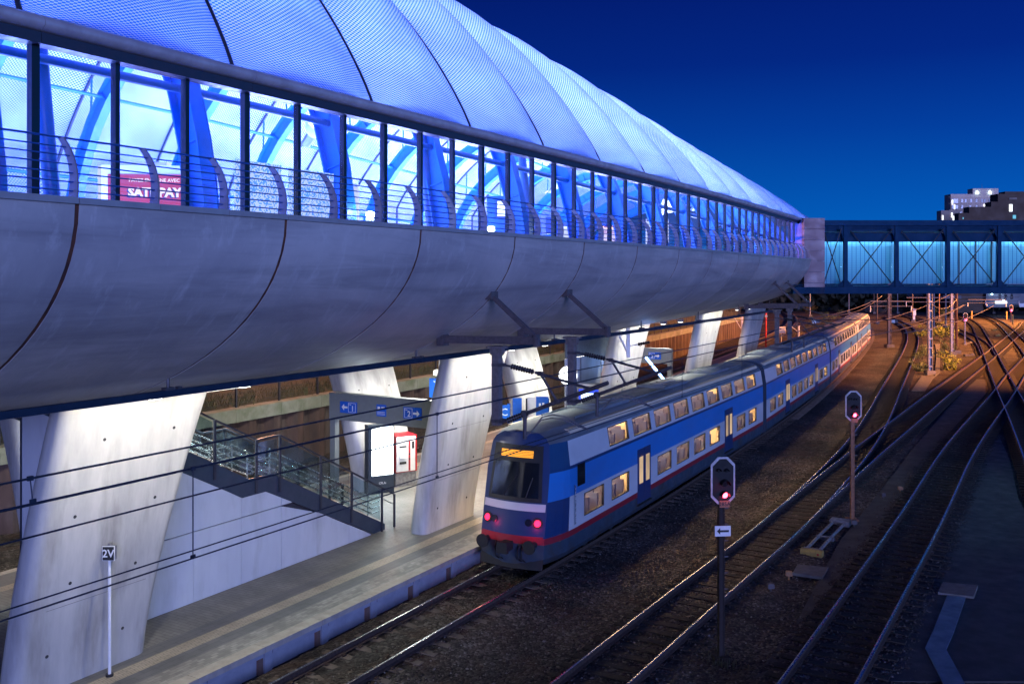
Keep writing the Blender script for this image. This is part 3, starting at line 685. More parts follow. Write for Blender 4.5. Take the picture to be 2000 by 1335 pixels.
# ================================================================== leaning piers
def rrect(u0, u1, v0, v1, r, z, n=5):
    """rounded rectangle in plan, v across (x), u along (y)"""
    out = []
    for (cx_, cy_, a0) in ((v1-r, u1-r, 0), (v0+r, u1-r, PI/2), (v0+r, u0+r, PI), (v1-r, u0+r, 3*PI/2)):
        for i in range(n+1): a = a0+PI/2*i/n; out.append(Vector((cx_+r*math.cos(a), cy_+r*math.sin(a), z)))
    return out
M['tie'] = surf('dark_tie_hole', (.04, .04, .045), None, 3, .8)
M['crease'] = surf('mould_line', (.24, .235, .23), None, 3, .7)
def pier(y0, front, label, group):
    d = dl(y0+2)
    if front: a = dict(b=(y0+.3, y0+3.6, -19.05, -18.35), t=(y0+1.0, y0+5.0, -18.12, -17.5), top=7.0)
    else: a = dict(b=(y0, y0+3.6, -24.85, -24.05), t=(y0, y0+3.7, -27.2, -26.2), top=7.6)
    rings = []
    for i in range(13):
        t = i/12; s = t**1.3; b = [a['b'][j]+(a['t'][j]-a['b'][j])*s for j in range(4)]
        rings.append(rrect(b[0], b[1], b[2]+d, b[3]+d, .29, ZP+(a['top']-ZP)*t))
    th = thing('support_pier', label, 'pier', ((a['b'][2]+a['b'][3])/2+d, y0+1.2, ZP), group=group)
    mb = MB(); mb.loft(rings); mb.build('shaft', M['concrete_pier'], th, smooth=50)
    for t, q in ((.12, .2), (.12, .75), (.34, .28), (.34, .75), (.56, .22), (.56, .78), (.80, .3), (.80, .78)):
        s = t**1.3; b = [a['b'][j]+(a['t'][j]-a['b'][j])*s for j in range(4)]
        mb = MB(); mb.disc((b[3]+d+.001, b[0]+(b[1]-b[0])*q, ZP+(a['top']-ZP)*t), (1, 0, -.2), .038, .012, 10); mb.build('tie_hole', M['tie'], th)
    if front:
        mb = MB()
        for t in (.27, .53):
            s = t**1.3; b = [a['b'][j]+(a['t'][j]-a['b'][j])*s for j in range(4)]
            mb.beam((b[3]+d+.001, b[0]+.5, ZP+(a['top']-ZP)*t), (b[3]+d+.001, b[1]-.45, ZP+(a['top']-ZP)*t), .006, .012)
        mb.build('cast_line', M['crease'], th)
    return th
PY = [10.85, 25.3, 40.2, 54.3, 68]
fl = ['nearest leaning pale pier beside the 2V post', 'leaning pier at the tail of the train', 'leaning pier beside the round lit clock', 'leaning pier beyond the second portal sign', 'farthest leaning pier under the hall end']
for y, l in zip(PY, fl): pier(y, True, l, 'leaning concrete piers')
bl = ['rear leaning pier behind the nearest one at the left edge', 'rear leaning pier behind the grey portal sign', 'rear leaning pier left of the round clock', 'rear leaning pier far down the platform']
for y, l in zip([15.4, 29.5, 43.6, 57.6], bl): pier(y, False, l, 'leaning concrete piers')
M['lampface'] = emis('white_lamp_face', (1, .97, .86), 9)
for y in PY[:4]:
    for q in (1.7, 4.1):
        d = dl(y); v = -15.75+d; z = ZL-bsh(y)*math.sqrt(1-((v-cx(y))/10)**2)-.10
        t = thing('downlight', 'small white lamp fixed under the trough above a leaning pier', 'lamp', (v, y+q, z), group='lamps above the piers')
        mb = MB(); mb.box((0, 0, .05), (.22, .3, .14)); mb.build('housing', M['galv'], t, world=False)
        mb = MB(); mb.box((0, 0, -.028), (.16, .24, .012)); mb.build('diffuser', M['lampface'], t, world=False)
        lamp('SPOT', 'pier_lamp_light', (v-.05, y+q, z-.08), 520 if y < 20 else 620, (1, .95, .80), (-18.0+d, y+q*.95, 3.2), .12, spot=150)
    for q in (1.0, 4.0): lamp('SPOT', 'rear_lamp_light', (-28.6+dl(y), y+5+q, 6.3), 700, (1, .95, .82), (-31.5+dl(y), y+5+q, 0), .15, spot=150)
    lamp('AREA', 'platform_light', (-21.8+dl(y+7), y+7.2, 5.75), 1000, (1, .98, .90), (-21.8+dl(y+7), y+7.2, 0), 1.0, size_y=6)
    t = thing('platform_lamp', 'long lamp under the hall shining on the platform', 'lamp', (-21.8+dl(y+7), y+7.2, 5.78), group='long lamps under the hall')
    mb = MB(); mb.box((0, 0, .05), (.3, 5.6, .09)); mb.build('housing', M['galv'], t, world=False)
    mb = MB(); mb.box((0, 0, .0), (.22, 5.5, .012)); mb.build('diffuser', M['lampface'], t, world=False)

M['rail_blue'] = surf('blue_enamelled_bar', (.014, .028, .055), (.01, .02, .042), 3, .5, spec=.2)
# ---- dark overhead conductor rail hung from the trough above track 1
P = [Vector((t1x(y)-.05, y, 6.98)) for y in np.arange(-6, 62, 1.0)]
t = thing('conductor_rail', 'thick dark blue overhead bar hugging the underside of the hall', 'conductor bar', (P[0].x, P[0].y, 6.98))
mb = MB()
for a, b in zip(P[:-1], P[1:]): mb.beam(a, b, .10, .13)
mb.build('bar', M['rail_blue'], t)
for y in np.arange(3.9, 60, 8.0):
    x = t1x(y)-.05; zz = ZL-bsh(y)*math.sqrt(1-((x-cx(y))/10)**2); mb = MB(); mb.tube([(x, y, 7.04), (x, y, zz+.02)], .03, 6); mb.box((x, y, 7.07), (.14, .2, .05)); mb.box((x, y+.25, 7.06), (.08, .1, .06)); mb.build('hanger', M['galv_dark'], t)

# ================================================================== catenary brackets fixed to the trough
def insul(mb, a, b, r=.075, n=9):
    a = Vector(a); b = Vector(b); pts = []; rs = []
    for i in range(n*2+1): pts.append(a+(b-a)*(i/(2*n))); rs.append(r if i % 2 else r*.55)
    mb.tube(pts, rs, 10)
M['post_grey'] = surf('grey_brown_post', (.17, .145, .145), (.12, .10, .10), 9, .6)
M['bracket'] = surf('dull_galvanised_bracket', (.13, .105, .11), (.085, .07, .075), 9, .55, metal=.2)
def bracket(y, label):
    d = dl(y)*1.0; t = thing('catenary_bracket', label, 'bracket', (-12.0+d, y, 5.5), group='catenary brackets on the hall')
    V = lambda v, z, dy=0: Vector((v+d, y+dy, z))
    zs = lambda v: ZL-bsh(y)*math.sqrt(max(.02, 1-((v+d-cx(y))/10)**2))
    mb = MB(); mb.beam(V(-13.75, 7.58), V(-10.8, 7.64), .14, .19); mb.box(V(-13.66, 7.58), (.2, .28, .32)); mb.box(V(-10.86, 7.64), (.08, .22, .30)); mb.build('beam', M['bracket'], t)
    zt_ = zs(-12.15); mb = MB(); mb.beam(V(-12.15, zt_-.02), V(-10.95, 7.76), .11, .11); mb.box(V(-12.2, zt_), (.26, .34, .22)); mb.build('diagonal_brace', M['bracket'], t)
    mb = MB(); mb.beam(V(-12.0, 7.46), V(-12.0, 5.48), .20, .20, up=(0, 1, 0)); mb.box(V(-12, 7.44), (.46, .34, .05)); mb.box(V(-12, 7.33), (.36, .14, .18))
    mb.build('drop_post', M['post_grey'], t)
    mb = MB(); mb.tube([V(-11.9, 7.0), V(-11.6, 6.98)], .03, 6); mb.tube([V(-10.9, 6.86), V(-9.4, 6.55)], .035, 8); mb.tube([V(-11.85, 5.56), V(-11.7, 5.62)], .04, 6); mb.tube([V(-11.1, 5.86), V(-8.95, 6.72)], .05, 8)
    mb.tube([V(-10.75, 6.83), V(-10.3, 6.18)], .032, 6); mb.tube([V(-11.2, 5.86), V(-11.2, 5.2)], .05, 8); mb.box(V(-11.2, 5.84), (.14, .14, .12)); mb.box(V(-10.3, 6.19), (.12, .1, .1)); mb.box(V(-10.76, 6.84), (.12, .1, .1)); mb.box(V(-11.95, 5.6), (.3, .26, .08)); mb.box(V(-11.95, 7.0), (.28, .26, .07))
    mb.build('cantilever_arm', M['galv_dark'], t, smooth=50)
    mb = MB(); insul(mb, V(-11.6, 6.98), V(-10.95, 6.87)); mb.build('insulator', M['insul'], t, smooth=50)
    mb = MB(); insul(mb, V(-11.7, 5.62), V(-11.12, 5.85)); mb.build('insulator', M['insul'], t, smooth=50)
    mb = MB()
    for o in (0, .07): mb.tube([V(-11.15, 5.28+o*.3, o), V(-11.0, 5.42+o*.5, o), V(-10.75, 5.70+o, o), V(-10.45, 5.78+o, o), V(-10.15, 5.76+o, o), V(-9.45, 5.56, o*.3)], .018, 6)
    mb.build('steady_arm', M['galv'], t, smooth=50)
bracket(19.85, 'overhead wire bracket above the tail of the train, nearest of the four')
bracket(24.1, 'overhead wire bracket on the hall in front of the round clock')
bracket(50.0, 'overhead wire bracket far along the hall, left one of a pair')
bracket(53.4, 'overhead wire bracket far along the hall, right one of a pair')

# ---- overhead wires of the middle track
def wire(name, pts, r, label, group='overhead wires', drops=None, mat=None):
    P = [Vector(p) for p in pts]; t = thing(name, label, 'wire', P[0], group=group)
    mb = MB(); mb.tube(P, r, 6); mb.build('strand', mat or M['wire'], t, smooth=60)
    for a, b in drops or []:
        mb = MB(); mb.tube([a, b], .008, 5); mb.box(b, (.02, .07, .045)); mb.box(a, (.035, .06, .05)); mb.build('dropper', M['wire'], t)
    return t
TW = smooth(spline([(-9.5, -12), (-9.5, 0), (-9.5, 19.8), (-9.65, 35), (-10.1, 50), (-11.3, 66), (-13.0, 84), (-15.5, 108), (-19.5, 140)], 1.0), 8)
def wz(y, z0, sag): k = (y-19.8)/50.0; k -= math.floor(k); return z0-sag*4*k*(1-k)
ylist = [p for p in TW if p[1] < 140]
near = [p for p in ylist if p[1] <= 20.5]
msg = [(p[0], p[1], wz(p[1], 6.75, .0)) for p in ylist]
drops = []
for y in (8.15, 13.6, 26.5, 33, 41, 49):
    x = float(np.interp(y, TW[:, 1], TW[:, 0])); drops.append(((x, y, 6.75), (x, y, 5.62)))
wire('messenger_wire', msg, .016, 'dark messenger wire with droppers above the middle track', drops=drops)
wire('contact_wire', [(p[0]+.06, p[1], 5.62) for p in ylist], .010, 'lower of the two contact wires passing in front of the train', group=None)
wire('contact_wire', [(p[0]-.10, p[1], 5.66) for p in ylist], .009, 'upper of the two close contact wires passing in front of the train', group=None)
wire('feeder_wire', [(p[0]-.05, p[1], 7.02-.0*p[1]) for p in ylist if p[1] < 60], .013, 'topmost thin wire crossing in front of the nearest pier', group=None, drops=[((-9.55, 6.0, 7.02), (-9.5, 6.0, 6.78))])
wire('feeder_wire', [(-12.0, y, 5.66) for y in np.arange(-6, 20, 2.0)], .014, 'thick wire ending at the nearest catenary bracket', group=None)

# ================================================================== staircase beside the nearest pier
VS = -20.0
st = thing('staircase', 'steel and glass staircase with white clad side wall down to the platform', 'staircase', (VS, 24.8, ZP))
pan = [(12.4, 6.30), (17.1, 3.87), (18.95, 2.86), (19.8, 2.91), (24.8, .42)]
def ptop(u): return float(np.interp(u, [p[0] for p in pan], [p[1] for p in pan]))
us = [12.4, 14.0, 15.6, 17.2, 18.9, 20.5, 22.1, 23.6, 24.75]
for a, b in zip(us[:-1], us[1:]):
    k = [p for p in pan if a < p[0] < b]; top = [(a+.008, ptop(a))]+k+[(b-.008, ptop(b))]
    for lo, hi in ((0, 1.9), (1.915, 9)):
        poly = [(u, min(ZP+hi, z)) for u, z in top]; base = ZP+lo+.012
        if max(z for u, z in poly) <= base+.05: continue
        poly = [(u, max(z, base+.004)) for u, z in poly]
        mb = MB(); mb.prism([(a+.008, base)]+[(b-.008, base)]+poly[::-1], (VS-.03, 0, 0), (0, 1, 0), (0, 0, 1), .05); mb.build('wall_panel', M['white_panel'], st)
mb = MB(); mb.prism([(12.4, ZP), (24.6, ZP)]+[(u, max(ZP+.02, z-.03)) for u, z in pan[::-1]], (VS-.09, 0, 0), (0, 1, 0), (0, 0, 1), .06); mb.build('wall_backing', M['steel_dark'], st)
strg = [(12.4, 6.95), (19.2, 3.36), (20.1, 3.36), (25.5, .62)]
M['stringer'] = surf('dark_blue_stringer', (.035, .05, .07), (.028, .04, .06), 3, .45)
for v in (VS-.02, VS-2.3):
    mb = MB(); low = [(12.4, 6.3), (18.95, 2.87), (19.85, 2.87), (24.9, .42), (25.5, .42)]
    mb.prism(low+strg[::-1], (v, 0, 0), (0, 1, 0), (0, 0, 1), .035); mb.build('stringer', M['stringer'], st)
hr = [(12.4, 8.05), (19.5, 4.45), (20.45, 4.45), (26.0, 1.56)]
hz = lambda u, P=hr: float(np.interp(u, [p[0] for p in P], [p[1] for p in P]))
for v in (VS-.02, VS-2.3):
    mb = MB()
    for a, b in zip(hr[:-1], hr[1:]): mb.beam((v, a[0], a[1]), (v, b[0], b[1]), .06, .05)
    mb.build('handrail', M['steel_dark'], st)
    pu = [16.2, 17.9, 19.45, 20.4, 22.2, 23.7, 25.3, 26.0]
    for u in pu:
        mb = MB(); b0 = hz(u, strg)-.45 if u < 25.4 else ZP; mb.box((v+.045*(1 if v > -21 else -1), u, (hz(u)+b0)/2), (.05, .075, hz(u)-b0)); mb.build('post', M['steel_dark'], st)
    for a, b in zip(pu[:-2], pu[1:-1]):
        mb = MB(); mb.prism([(a+.06, hz(a+.06, strg)+.05), (b-.06, hz(b-.06, strg)+.05), (b-.06, hz(b-.06)-.09), (a+.06, hz(a+.06)-.09)], (v, 0, 0), (0, 1, 0), (0, 0, 1), .014); mb.build('glass_panel', M['glass_bal'], st)
mb = MB(); mb.beam((VS-.02, 26, 1.2), (VS-.02, 25.3, 1.55), .03, .03); mb.build('end_rail', M['stainless'], st)
for off, dz in ((-.35, 0), (-1.95, 0)):
    for q in (.18, .38, .55, .72):
        mb = MB(); v = VS+off; mb.tube([(v, 12.4, 7.6-q), (v, 19.4, 4.15-q), (v, 20.4, 4.15-q), (v, 25.2, 1.72-q), (v, 25.6, 1.72-q)], .022, 8); mb.build('inner_rail', M['stainless'], st, smooth=50)
    for u in (14, 16.5, 19.45, 20.35, 22.6, 25.0):
        mb = MB(); zt_ = float(np.interp(u, [12.4, 19.4, 20.4, 25.2], [7.45, 4.0, 4.0, 1.6])); mb.tube([(VS+off, u, zt_+.04), (VS+off, u, zt_-.95)], .022, 8); mb.build('inner_post', M['stainless'], st, smooth=50)
n = 16; mb = MB()
for i in range(n):
    u = 25.3-(i+1)*(5.1/n); z = ZP+(i+1)*(2.62/n); mb.box((VS-1.16, u, z-.03), (2.2, 5.1/n+.02, .06)); mb.box((VS-1.16, u+2.55/n, z-.1), (2.2, .02, 2.62/n))
for i in range(20):
    u = 19.2-(i+.5)*.34; z = 3.0+(i+1)*.178; mb.box((VS-1.16, u, z-.03), (2.2, .36, .06)); mb.box((VS-1.16, u+.17, z-.1), (2.2, .02, .17))
mb.box((VS-1.16, 19.75, 2.98), (2.2, 1.1, .06)); mb.build('steps', M['slab'], st)
# a second enclosed stair, seen between the clock pier and its neighbour
s2 = thing('enclosed_staircase', 'white clad staircase enclosure behind the round clock', 'staircase', (-21.2, 46, ZP))
mb = MB(); mb.prism([(41.7, ZP), (50, ZP), (50, 3.6), (46.5, 4.6), (45, 5.05), (41.7, 5.05)], (-21.2, 0, 0), (0, 1, 0), (0, 0, 1), .08); mb.build('wall_panel', M['white_panel'], s2)
mb = MB(); mb.prism([(41.7, 5.1), (45, 5.1), (50, 3.65), (50, 5.0), (46, 6.8), (41.7, 7.3)], (-21.2, 0, 0), (0, 1, 0), (0, 0, 1), .06); mb.build('stringer', M['grey_green'], s2)
mb = MB(); mb.box((-21.15, 43.4, 2.7), (.02, .02, 4.6)); mb.box((-21.15, 45.9, 2.5), (.02, .02, 4.2)); mb.box((-21.15, 45.8, 3.2), (.02, 8.2, .02)); mb.build('panel_joint', M['steel_dark'], s2)
M['blue_tube'] = emis('blue_white_tube', (.25, .5, 1), 14)
t = thing('light_tube', 'slanting bright blue-white lamp tube on a far stair rail', 'lamp'); 
a = atx(1262, 698, -20.0); b = atx(1296, 740, -19.6); t.location = a; ORG[t.name] = Vector(a)
mb = MB(); mb.tube([a, b], .06, 8); mb.build('tube', M['blue_tube'], t); mb = MB(); mb.tube([a+Vector((-.12, 0, 0)), b+Vector((-.12, 0, 0))], .05, 8); mb.build('rail', M['galv'], t)
lamp('POINT', 'blue_tube_light', (a+b)/2+Vector((.4, -.2, .1)), 120, (.2, .4, 1), size=.2)
# ================================================================== things on the platform
FACE = YAW                                     # turned to the viewer: local -y looks back along the view
PERP = 0.0                                     # square to the platform: local -y looks along -y
def sign_plate(parent, name, c, w, h, mat, d=.03):
    mb = MB(); mb.box(c, (w, d, h)); return mb.build(name, mat, parent, world=False)
# portal frame with track numbers
def portal(y, x0, x1, z0, z1, label, light):
    d = dl(y); t = thing('portal_frame', label, 'sign frame', (x0+d, y, ZP), group='grey portal frames'); w = x1-x0
    mb = MB(); mb.box((w/2, 0, (z0+z1)/2-ZP), (w+.3, .30, z1-z0)); mb.box((w/2, -.155, z1-ZP-.04), (w+.3, .03, .08)); mb.build('beam', M['grey_green'], t, world=False)
    for x in (0, w):
        mb = MB(); mb.box((x, 0, (z0-ZP)/2-.002), (.26, .26, z0-ZP-.004)); mb.build('post', M['grey_green'], t, world=False)
    for q, num, fl in ((.18, '1', 1), (.52, None, 1), (.83, '2', -1)):
        x = w*q; zc = (z0+z1)/2-ZP
        if num:
            s = sign_plate(t, 'track_sign', (x, -.172, zc), .86, .46, M['blue_sign']); s2_ = .19*fl
            mb = MB(); arrow(mb, (x-s2_, -.192, zc), (1, 0, 0), (0, 0, 1), .30, .25, .01, fl); mb.build('arrow', M['white'], s, world=False)
            mb = MB(); b = .36
            for a_, c_ in (((b, .015), (0, b/2)), ((b, .015), (0, -b/2)), ((.015, b), (b/2, 0)), ((.015, b), (-b/2, 0))): mb.box((x+s2_+c_[0], -.191, zc+c_[1]), (a_[0], .006, a_[1]))
            mb.build('frame', M['white'], s, world=False)
            text(num, .30, M['white'], s, (x+s2_+.03, -.190, zc-.04), bold=.006)
            text('Voie', .07, M['white'], s, (x+s2_-.10, -.190, zc+.12))
        else:
            s = sign_plate(t, 'notice', (x, -.172, zc), .46, .46, M['blue_sign'])
            mb = MB()
            for zz in (-.06, -.11, -.16): mb.box((x, -.190, zc+zz), (.38, .006, .015))
            mb.box((x-.11, -.190, zc+.10), (.12, .006, .10)); mb.box((x+.10, -.190, zc+.11), (.16, .006, .08)); mb.build('pictogram', M['white'], s, world=False)
    return t
portal(28.9, -25.2, -20.3, 3.42, 4.5, 'grey portal frame with track 1 and 2 signs beside the ticket machine', 1)
portal(56.5, -26.0, -20.2, 3.6, 4.6, 'grey portal frame with track signs far down the platform', 1)
# information totem with lit screen
p = atz(741, 961, ZP)
t = thing('display_totem', 'tall dark totem with a bright white screen under the portal', 'display', p, 1.05)
mb = MB(); mb.box((0, 0, 1.4), (1.12, .42, 2.78)); mb.build('cabinet', M['stringer'], t, world=False)
M['screen'] = emis('bright_screen', (.80, .92, 1), 5.0, 3.0)
mb = MB(); mb.box((0.05, -.216, 1.72), (.92, .02, 1.95)); mb.build('screen', M['screen'], t, world=False)
text('CFL.lu', .12, M['white'], t, (.05, -.213, .42), bold=.003)
lamp('AREA', 'totem_light', Vector(p)+Matrix.Rotation(1.05, 3, 'Z')@Vector((0, -.35, 1.7)), 60, (.75, .9, 1), Vector(p)+Matrix.Rotation(1.05, 3, 'Z')@Vector((0, -4, 0.6)), .8, size_y=1.7)
# ticket machine
p = atz(787, 946, ZP)
t = thing('ticket_machine', 'red and white ticket machine beside the totem', 'ticket machine', p, 1.1)
mb = MB(); mb.box((0, .1, .3), (.98, .80, .6)); mb.build('plinth', M['galv'], t, world=False)
mb = MB(); mb.box((0, .1, 1.37), (1.0, .84, 1.54)); mb.build('cabinet', M['red_paint'], t, world=False)
mb = MB(); mb.box((-.02, -.335, 1.37), (.90, .03, 1.46)); mb.build('front_panel', M['white'], t, world=False)
mb = MB(); mb.box((.13, -.356, 1.30), (.08, .014, 1.28)); mb.box((.42, -.356, 1.37), (.03, .012, 1.46)); mb.build('stripe', M['red_paint'], t, world=False)
M['tvmlight'] = emis('white_strip_lamp', (.95, .98, 1), 6)
mb = MB(); mb.box((-.02, -.37, 2.03), (.84, .04, .07)); mb.build('strip_lamp', M['tvmlight'], t, world=False)
M['tvmscr'] = emis('pale_screen', (.75, .85, 1), 1.8)
mb = MB(); mb.box((-.17, -.362, 1.38), (.30, .03, .34), rot=Matrix.Rotation(-.25, 3, 'X')); mb.build('screen', M['tvmscr'], t, world=False)
mb = MB(); mb.box((-.17, -.358, 1.0), (.3, .02, .10)); mb.box((-.17, -.358, 1.68), (.32, .02, .06)); mb.box((.30, -.356, 1.72), (.10, .014, .3)); mb.box((.13, -.366, 1.35), (.06, .014, .06)); mb.box((.13, -.366, 1.15), (.06, .014, .06)); mb.build('slots', M['black'], t, world=False)
lamp('POINT', 'machine_light', Vector(p)+Matrix.Rotation(1.1, 3, 'Z')@Vector((0, -.8, 2.0)), 14, (.95, .98, 1), size=.15)
# 2V post
p = atz(214, 1319, ZP)
t = thing('marker_post', 'thin white post with black 2V board by the nearest pier', 'sign post', p, FACE)
mb = MB(); mb.tube([(0, 0, 0), (0, 0, 2.55)], .035, 10); mb.build('pole', M['white'], t, smooth=50, world=False)
mb = MB(); mb.tube([(0, 0, 0), (0, 0, .05)], .085, 12); mb.build('foot', M['black'], t, world=False)
s = sign_plate(t, 'board', (0, -.05, 2.72), .27, .32, M['white'], .025); sign_plate(s, 'face', (0, -.066, 2.72), .245, .295, M['black'], .012)
text('2V', .235, M['white'], s, (0, -.074, 2.715), bold=.004)
mb = MB(); mb.box((.0, .03, 2.90), (.06, .12, .06)); mb.box((.06, .02, 2.73), (.18, .03, .30)); mb.build('bracket', M['galv'], t, world=False)
# hanging track sign with camera
p = atx(855, 775, -24.0)
t = thing('track_number_sign', 'blue hanging sign for track 1 left of the second pier', 'sign', p, .25)
mb = MB(); mb.box((0, 0, .42), (.75, .2, .86)); mb.build('box', M['blue_sign'], t, world=False)
text('1', .36, M['white'], t, (.08, -.104, .38), bold=.006); text('Voie', .13, M['white'], t, (-.05, -.104, .70))
t = thing('security_camera', 'white camera above the blue track sign', 'camera', p+Vector((.05, 0, .95)), .4)
mb = MB(); mb.box((0, 0, .18), (.35, .7, .22)); mb.box((.1, .15, .04), (.5, .3, .10)); mb.build('housing', M['white'], t, world=False)
mb = MB(); mb.tube([(0, .1, .28), (0, .1, 3.2)], .03, 8); mb.build('rod', M['galv'], t, world=False)
# info point and blue boards half hidden by the train
p = atz(1005, 960, ZP); p = aty(1004, 830, 37.0); 
def board(px, py0, py1, wpx, x, name, label, cat):
    a = atx(px, py0, x); Z = (a-CAM).dot(F); h = (py1-py0)*Z/1800; w = wpx*Z/1800
    t = thing(name, label, cat, (a.x, a.y, ZP), FACE); top = a.z-ZP
    return t, top, w, h
t, top, w, h = board(1010, 777, 832, 18, -22.6, 'information_pillar', 'blue pillar with white letter i left of the clock', 'info point')
mb = MB(); mb.box((0, 0, top/2), (w, .25, top)); mb.build('pillar', M['blue_sign'], t, world=False)
mb = MB(); mb.box((-w*.62, -.14, top-.72), (w*.9, .06, .95)); pl = mb.build('plate', M['blue_sign'], t, world=False); text('i', .85, M['white'], pl, (-w*.62, -.18, top-.72), bold=.02)
M['panel_lit'] = emis('lit_panel', (.75, .85, 1), 2.5)
mb = MB(); mb.box((.02, -.135, .95), (w*.7, .02, .7)); mb.build('screen', M['panel_lit'], t, world=False)
t, top, w, h = board(989, 784, 832, 5, -22.6, 'sign_plate', 'small blue platform sign left of the i pillar', 'sign')
mb = MB(); mb.tube([(.25, 0, 0), (.25, 0, top+.1)], .06, 8); mb.build('pole', M['galv'], t, world=False); mb = MB(); mb.box((-.1, -.1, top-.5), (.55, .06, .7)); mb.build('plate', M['blue_sign'], t, world=False); text('C', .5, M['white'], t, (-.1, -.135, top-.5))
t, top, w, h = board(1052, 778, 830, 26, -22.0, 'station_name_board', 'blue and white board at the roof edge of the train', 'sign')
mb = MB(); mb.box((0.18, 0, top-.75), (.62, .12, 1.7)); mb.build('plate', M['blue_sign'], t, world=False); mb = MB(); mb.box((-.35, .1, top-.75), (.42, .08, 1.6)); mb.build('back_plate', M['white'], t, world=False)
mb = MB(); mb.tube([(-.6, .05, 0), (-.6, .05, top)], .04, 8); mb.tube([(.5, .05, 0), (.5, .05, top)], .04, 8); mb.build('pole', M['stringer'], t, world=False)
mb = MB(); [mb.box((.18+o, -.066, top-z), (.10, .01, s)) for o, z, s in ((-.12, .35, .25), (.05, .35, .3), (-.1, 1.1, .45), (.08, 1.15, .35))]; mb.build('lettering', M['white'], t, world=False)
# round clock
c = atx(1110, 733, -19.9)
t = thing('platform_clock', 'round glowing white clock between two leaning piers', 'clock', c, YAW-.3)
M['clock'] = emis('glowing_clock_face', (.93, .97, 1), 4.2)
mb = MB(); mb.disc((0, .05, 0), (0, 1, 0), .48, .18, 32); mb.build('case', M['galv'], t, smooth=40, world=False)
mb = MB(); mb.disc((0, -.055, 0), (0, 1, 0), .44, .03, 32); mb.build('dial', M['clock'], t, smooth=40, world=False)
mb = MB(); mb.box((.0, -.078, .12), (.04, .012, .30)); mb.build('hand', M['black'], t, world=False)
mb = MB(); mb.box((.12, -.086, .0), (.26, .012, .035)); mb.build('hand', M['black'], t, world=False)
mb = MB(); mb.tube([(0, .1, .45), (0, .1, 3.0)], .04, 8); mb.build('rod', M['galv'], t, world=False)
lamp('POINT', 'clock_light', c+Vector((.5, -.7, .2)), 25, (.9, .95, 1), size=.3)
# departure board
a = atx(1168, 772, -19.6)
t = thing('departure_board', 'blue lit departure board just above the train roof', 'display', a, YAW-.35)
M['blue_screen'] = emis('blue_screen', (.02, .08, 1), 1.1); M['blue_screen2'] = emis('white_blue_screen', (.55, .70, 1), 3.2)
mb = MB(); mb.box((.1, .15, -.1), (2.3, .5, 1.15)); mb.build('case', M['galv'], t, world=False)
mb = MB(); mb.box((.1, -.11, -.15), (2.15, .02, .9)); s = mb.build('screen', M['blue_screen'], t, world=False)
mb = MB(); mb.box((-.3, -.125, -.2), (1.1, .01, .62)); mb.build('table', M['blue_screen2'], s, world=False)
mb = MB(); mb.box((.1, .1, .53), (2.5, .6, .10)); mb.box((.75, .1, .70), (.6, .4, .24)); mb.build('roof', M['white'], t, world=False)
mb = MB(); mb.box((-.8, .15, -1.6), (.12, .2, 2.0)); mb.box((.95, .15, -1.6), (.12, .2, 2.0)); mb.build('leg', M['galv'], t, world=False)
# far platform end: station board, red mast, white posts
def post_thing(px, py0, py1, w, name, label, cat, mat, z=0.0, rz=FACE, n=10):
    p = atz(px, py1, z); Z = (p-CAM).dot(F); h = (py1-py0)*Z/1800
    t = thing(name, label, cat, p, rz); mb = MB(); mb.tube([(0, 0, 0), (0, 0, h)], w, n); mb.build('pole', mat, t, smooth=50, world=False); return t, h, Z
t, h, Z = post_thing(1526, 647, 668, .05, 'platform_end_board', 'white and blue board at the far platform end', 'sign', M['white'], ZP)
mb = MB(); mb.box((0, -.06, h+.2), (1.15, .05, .85)); mb.build('board', M['white'], t, world=False); mb = MB(); [mb.box((0, -.09, h+.2+o), (.9, .01, .09)) for o in (.22, .05, -.14, -.3)]; mb.build('lettering', M['blue_sign'], t, world=False)
t, h, Z = post_thing(1496, 611, 680, .11, 'red_mast', 'red steel mast beside the far platform track', 'mast', M['red_paint'])
mb = MB(); mb.tube([(0, 0, h*.72), (-1.4, 0, h*.62)], .04, 6); mb.tube([(-1.4, 0, h*.62), (-1.5, 0, h*.45)], .03, 6); mb.box((0, 0, h-.4), (.3, .3, .3)); mb.build('arm', M['galv'], t, world=False)
for px, y0, y1, l in ((1449, 617, 672, 'white catenary post left of the red mast'), (1560, 636, 662, 'short white post right of the red mast')):
    t, h, Z = post_thing(px, y0, y1, .13, 'white_post', l, 'post', M['white'])
    mb = MB(); mb.tube([(-1.1, 0, h-.1), (-.1, 0, h*.55)], .05, 6); mb.build('brace', M['white'], t, world=False)
# white bracket on the clock pier
t = thing('wall_bracket', 'white steel bracket at the top of the clock pier', 'bracket', atx(1227, 690, -16.9), YAW)
mb = MB(); mb.box((0, 0, .5), (.16, .16, 1.35)); mb.tube([(-.52, 0, 1.05), (-.05, 0, .1)], .06, 8); mb.tube([(.05, 0, .35), (.9, 0, .5)], .035, 6); mb.build('post', M['white'], t, world=False)
mb = MB(); insul(mb, (.45, 0, .42), (1.0, 0, .52), .085, 5); mb.build('insulator', M['insul'], t, world=False)

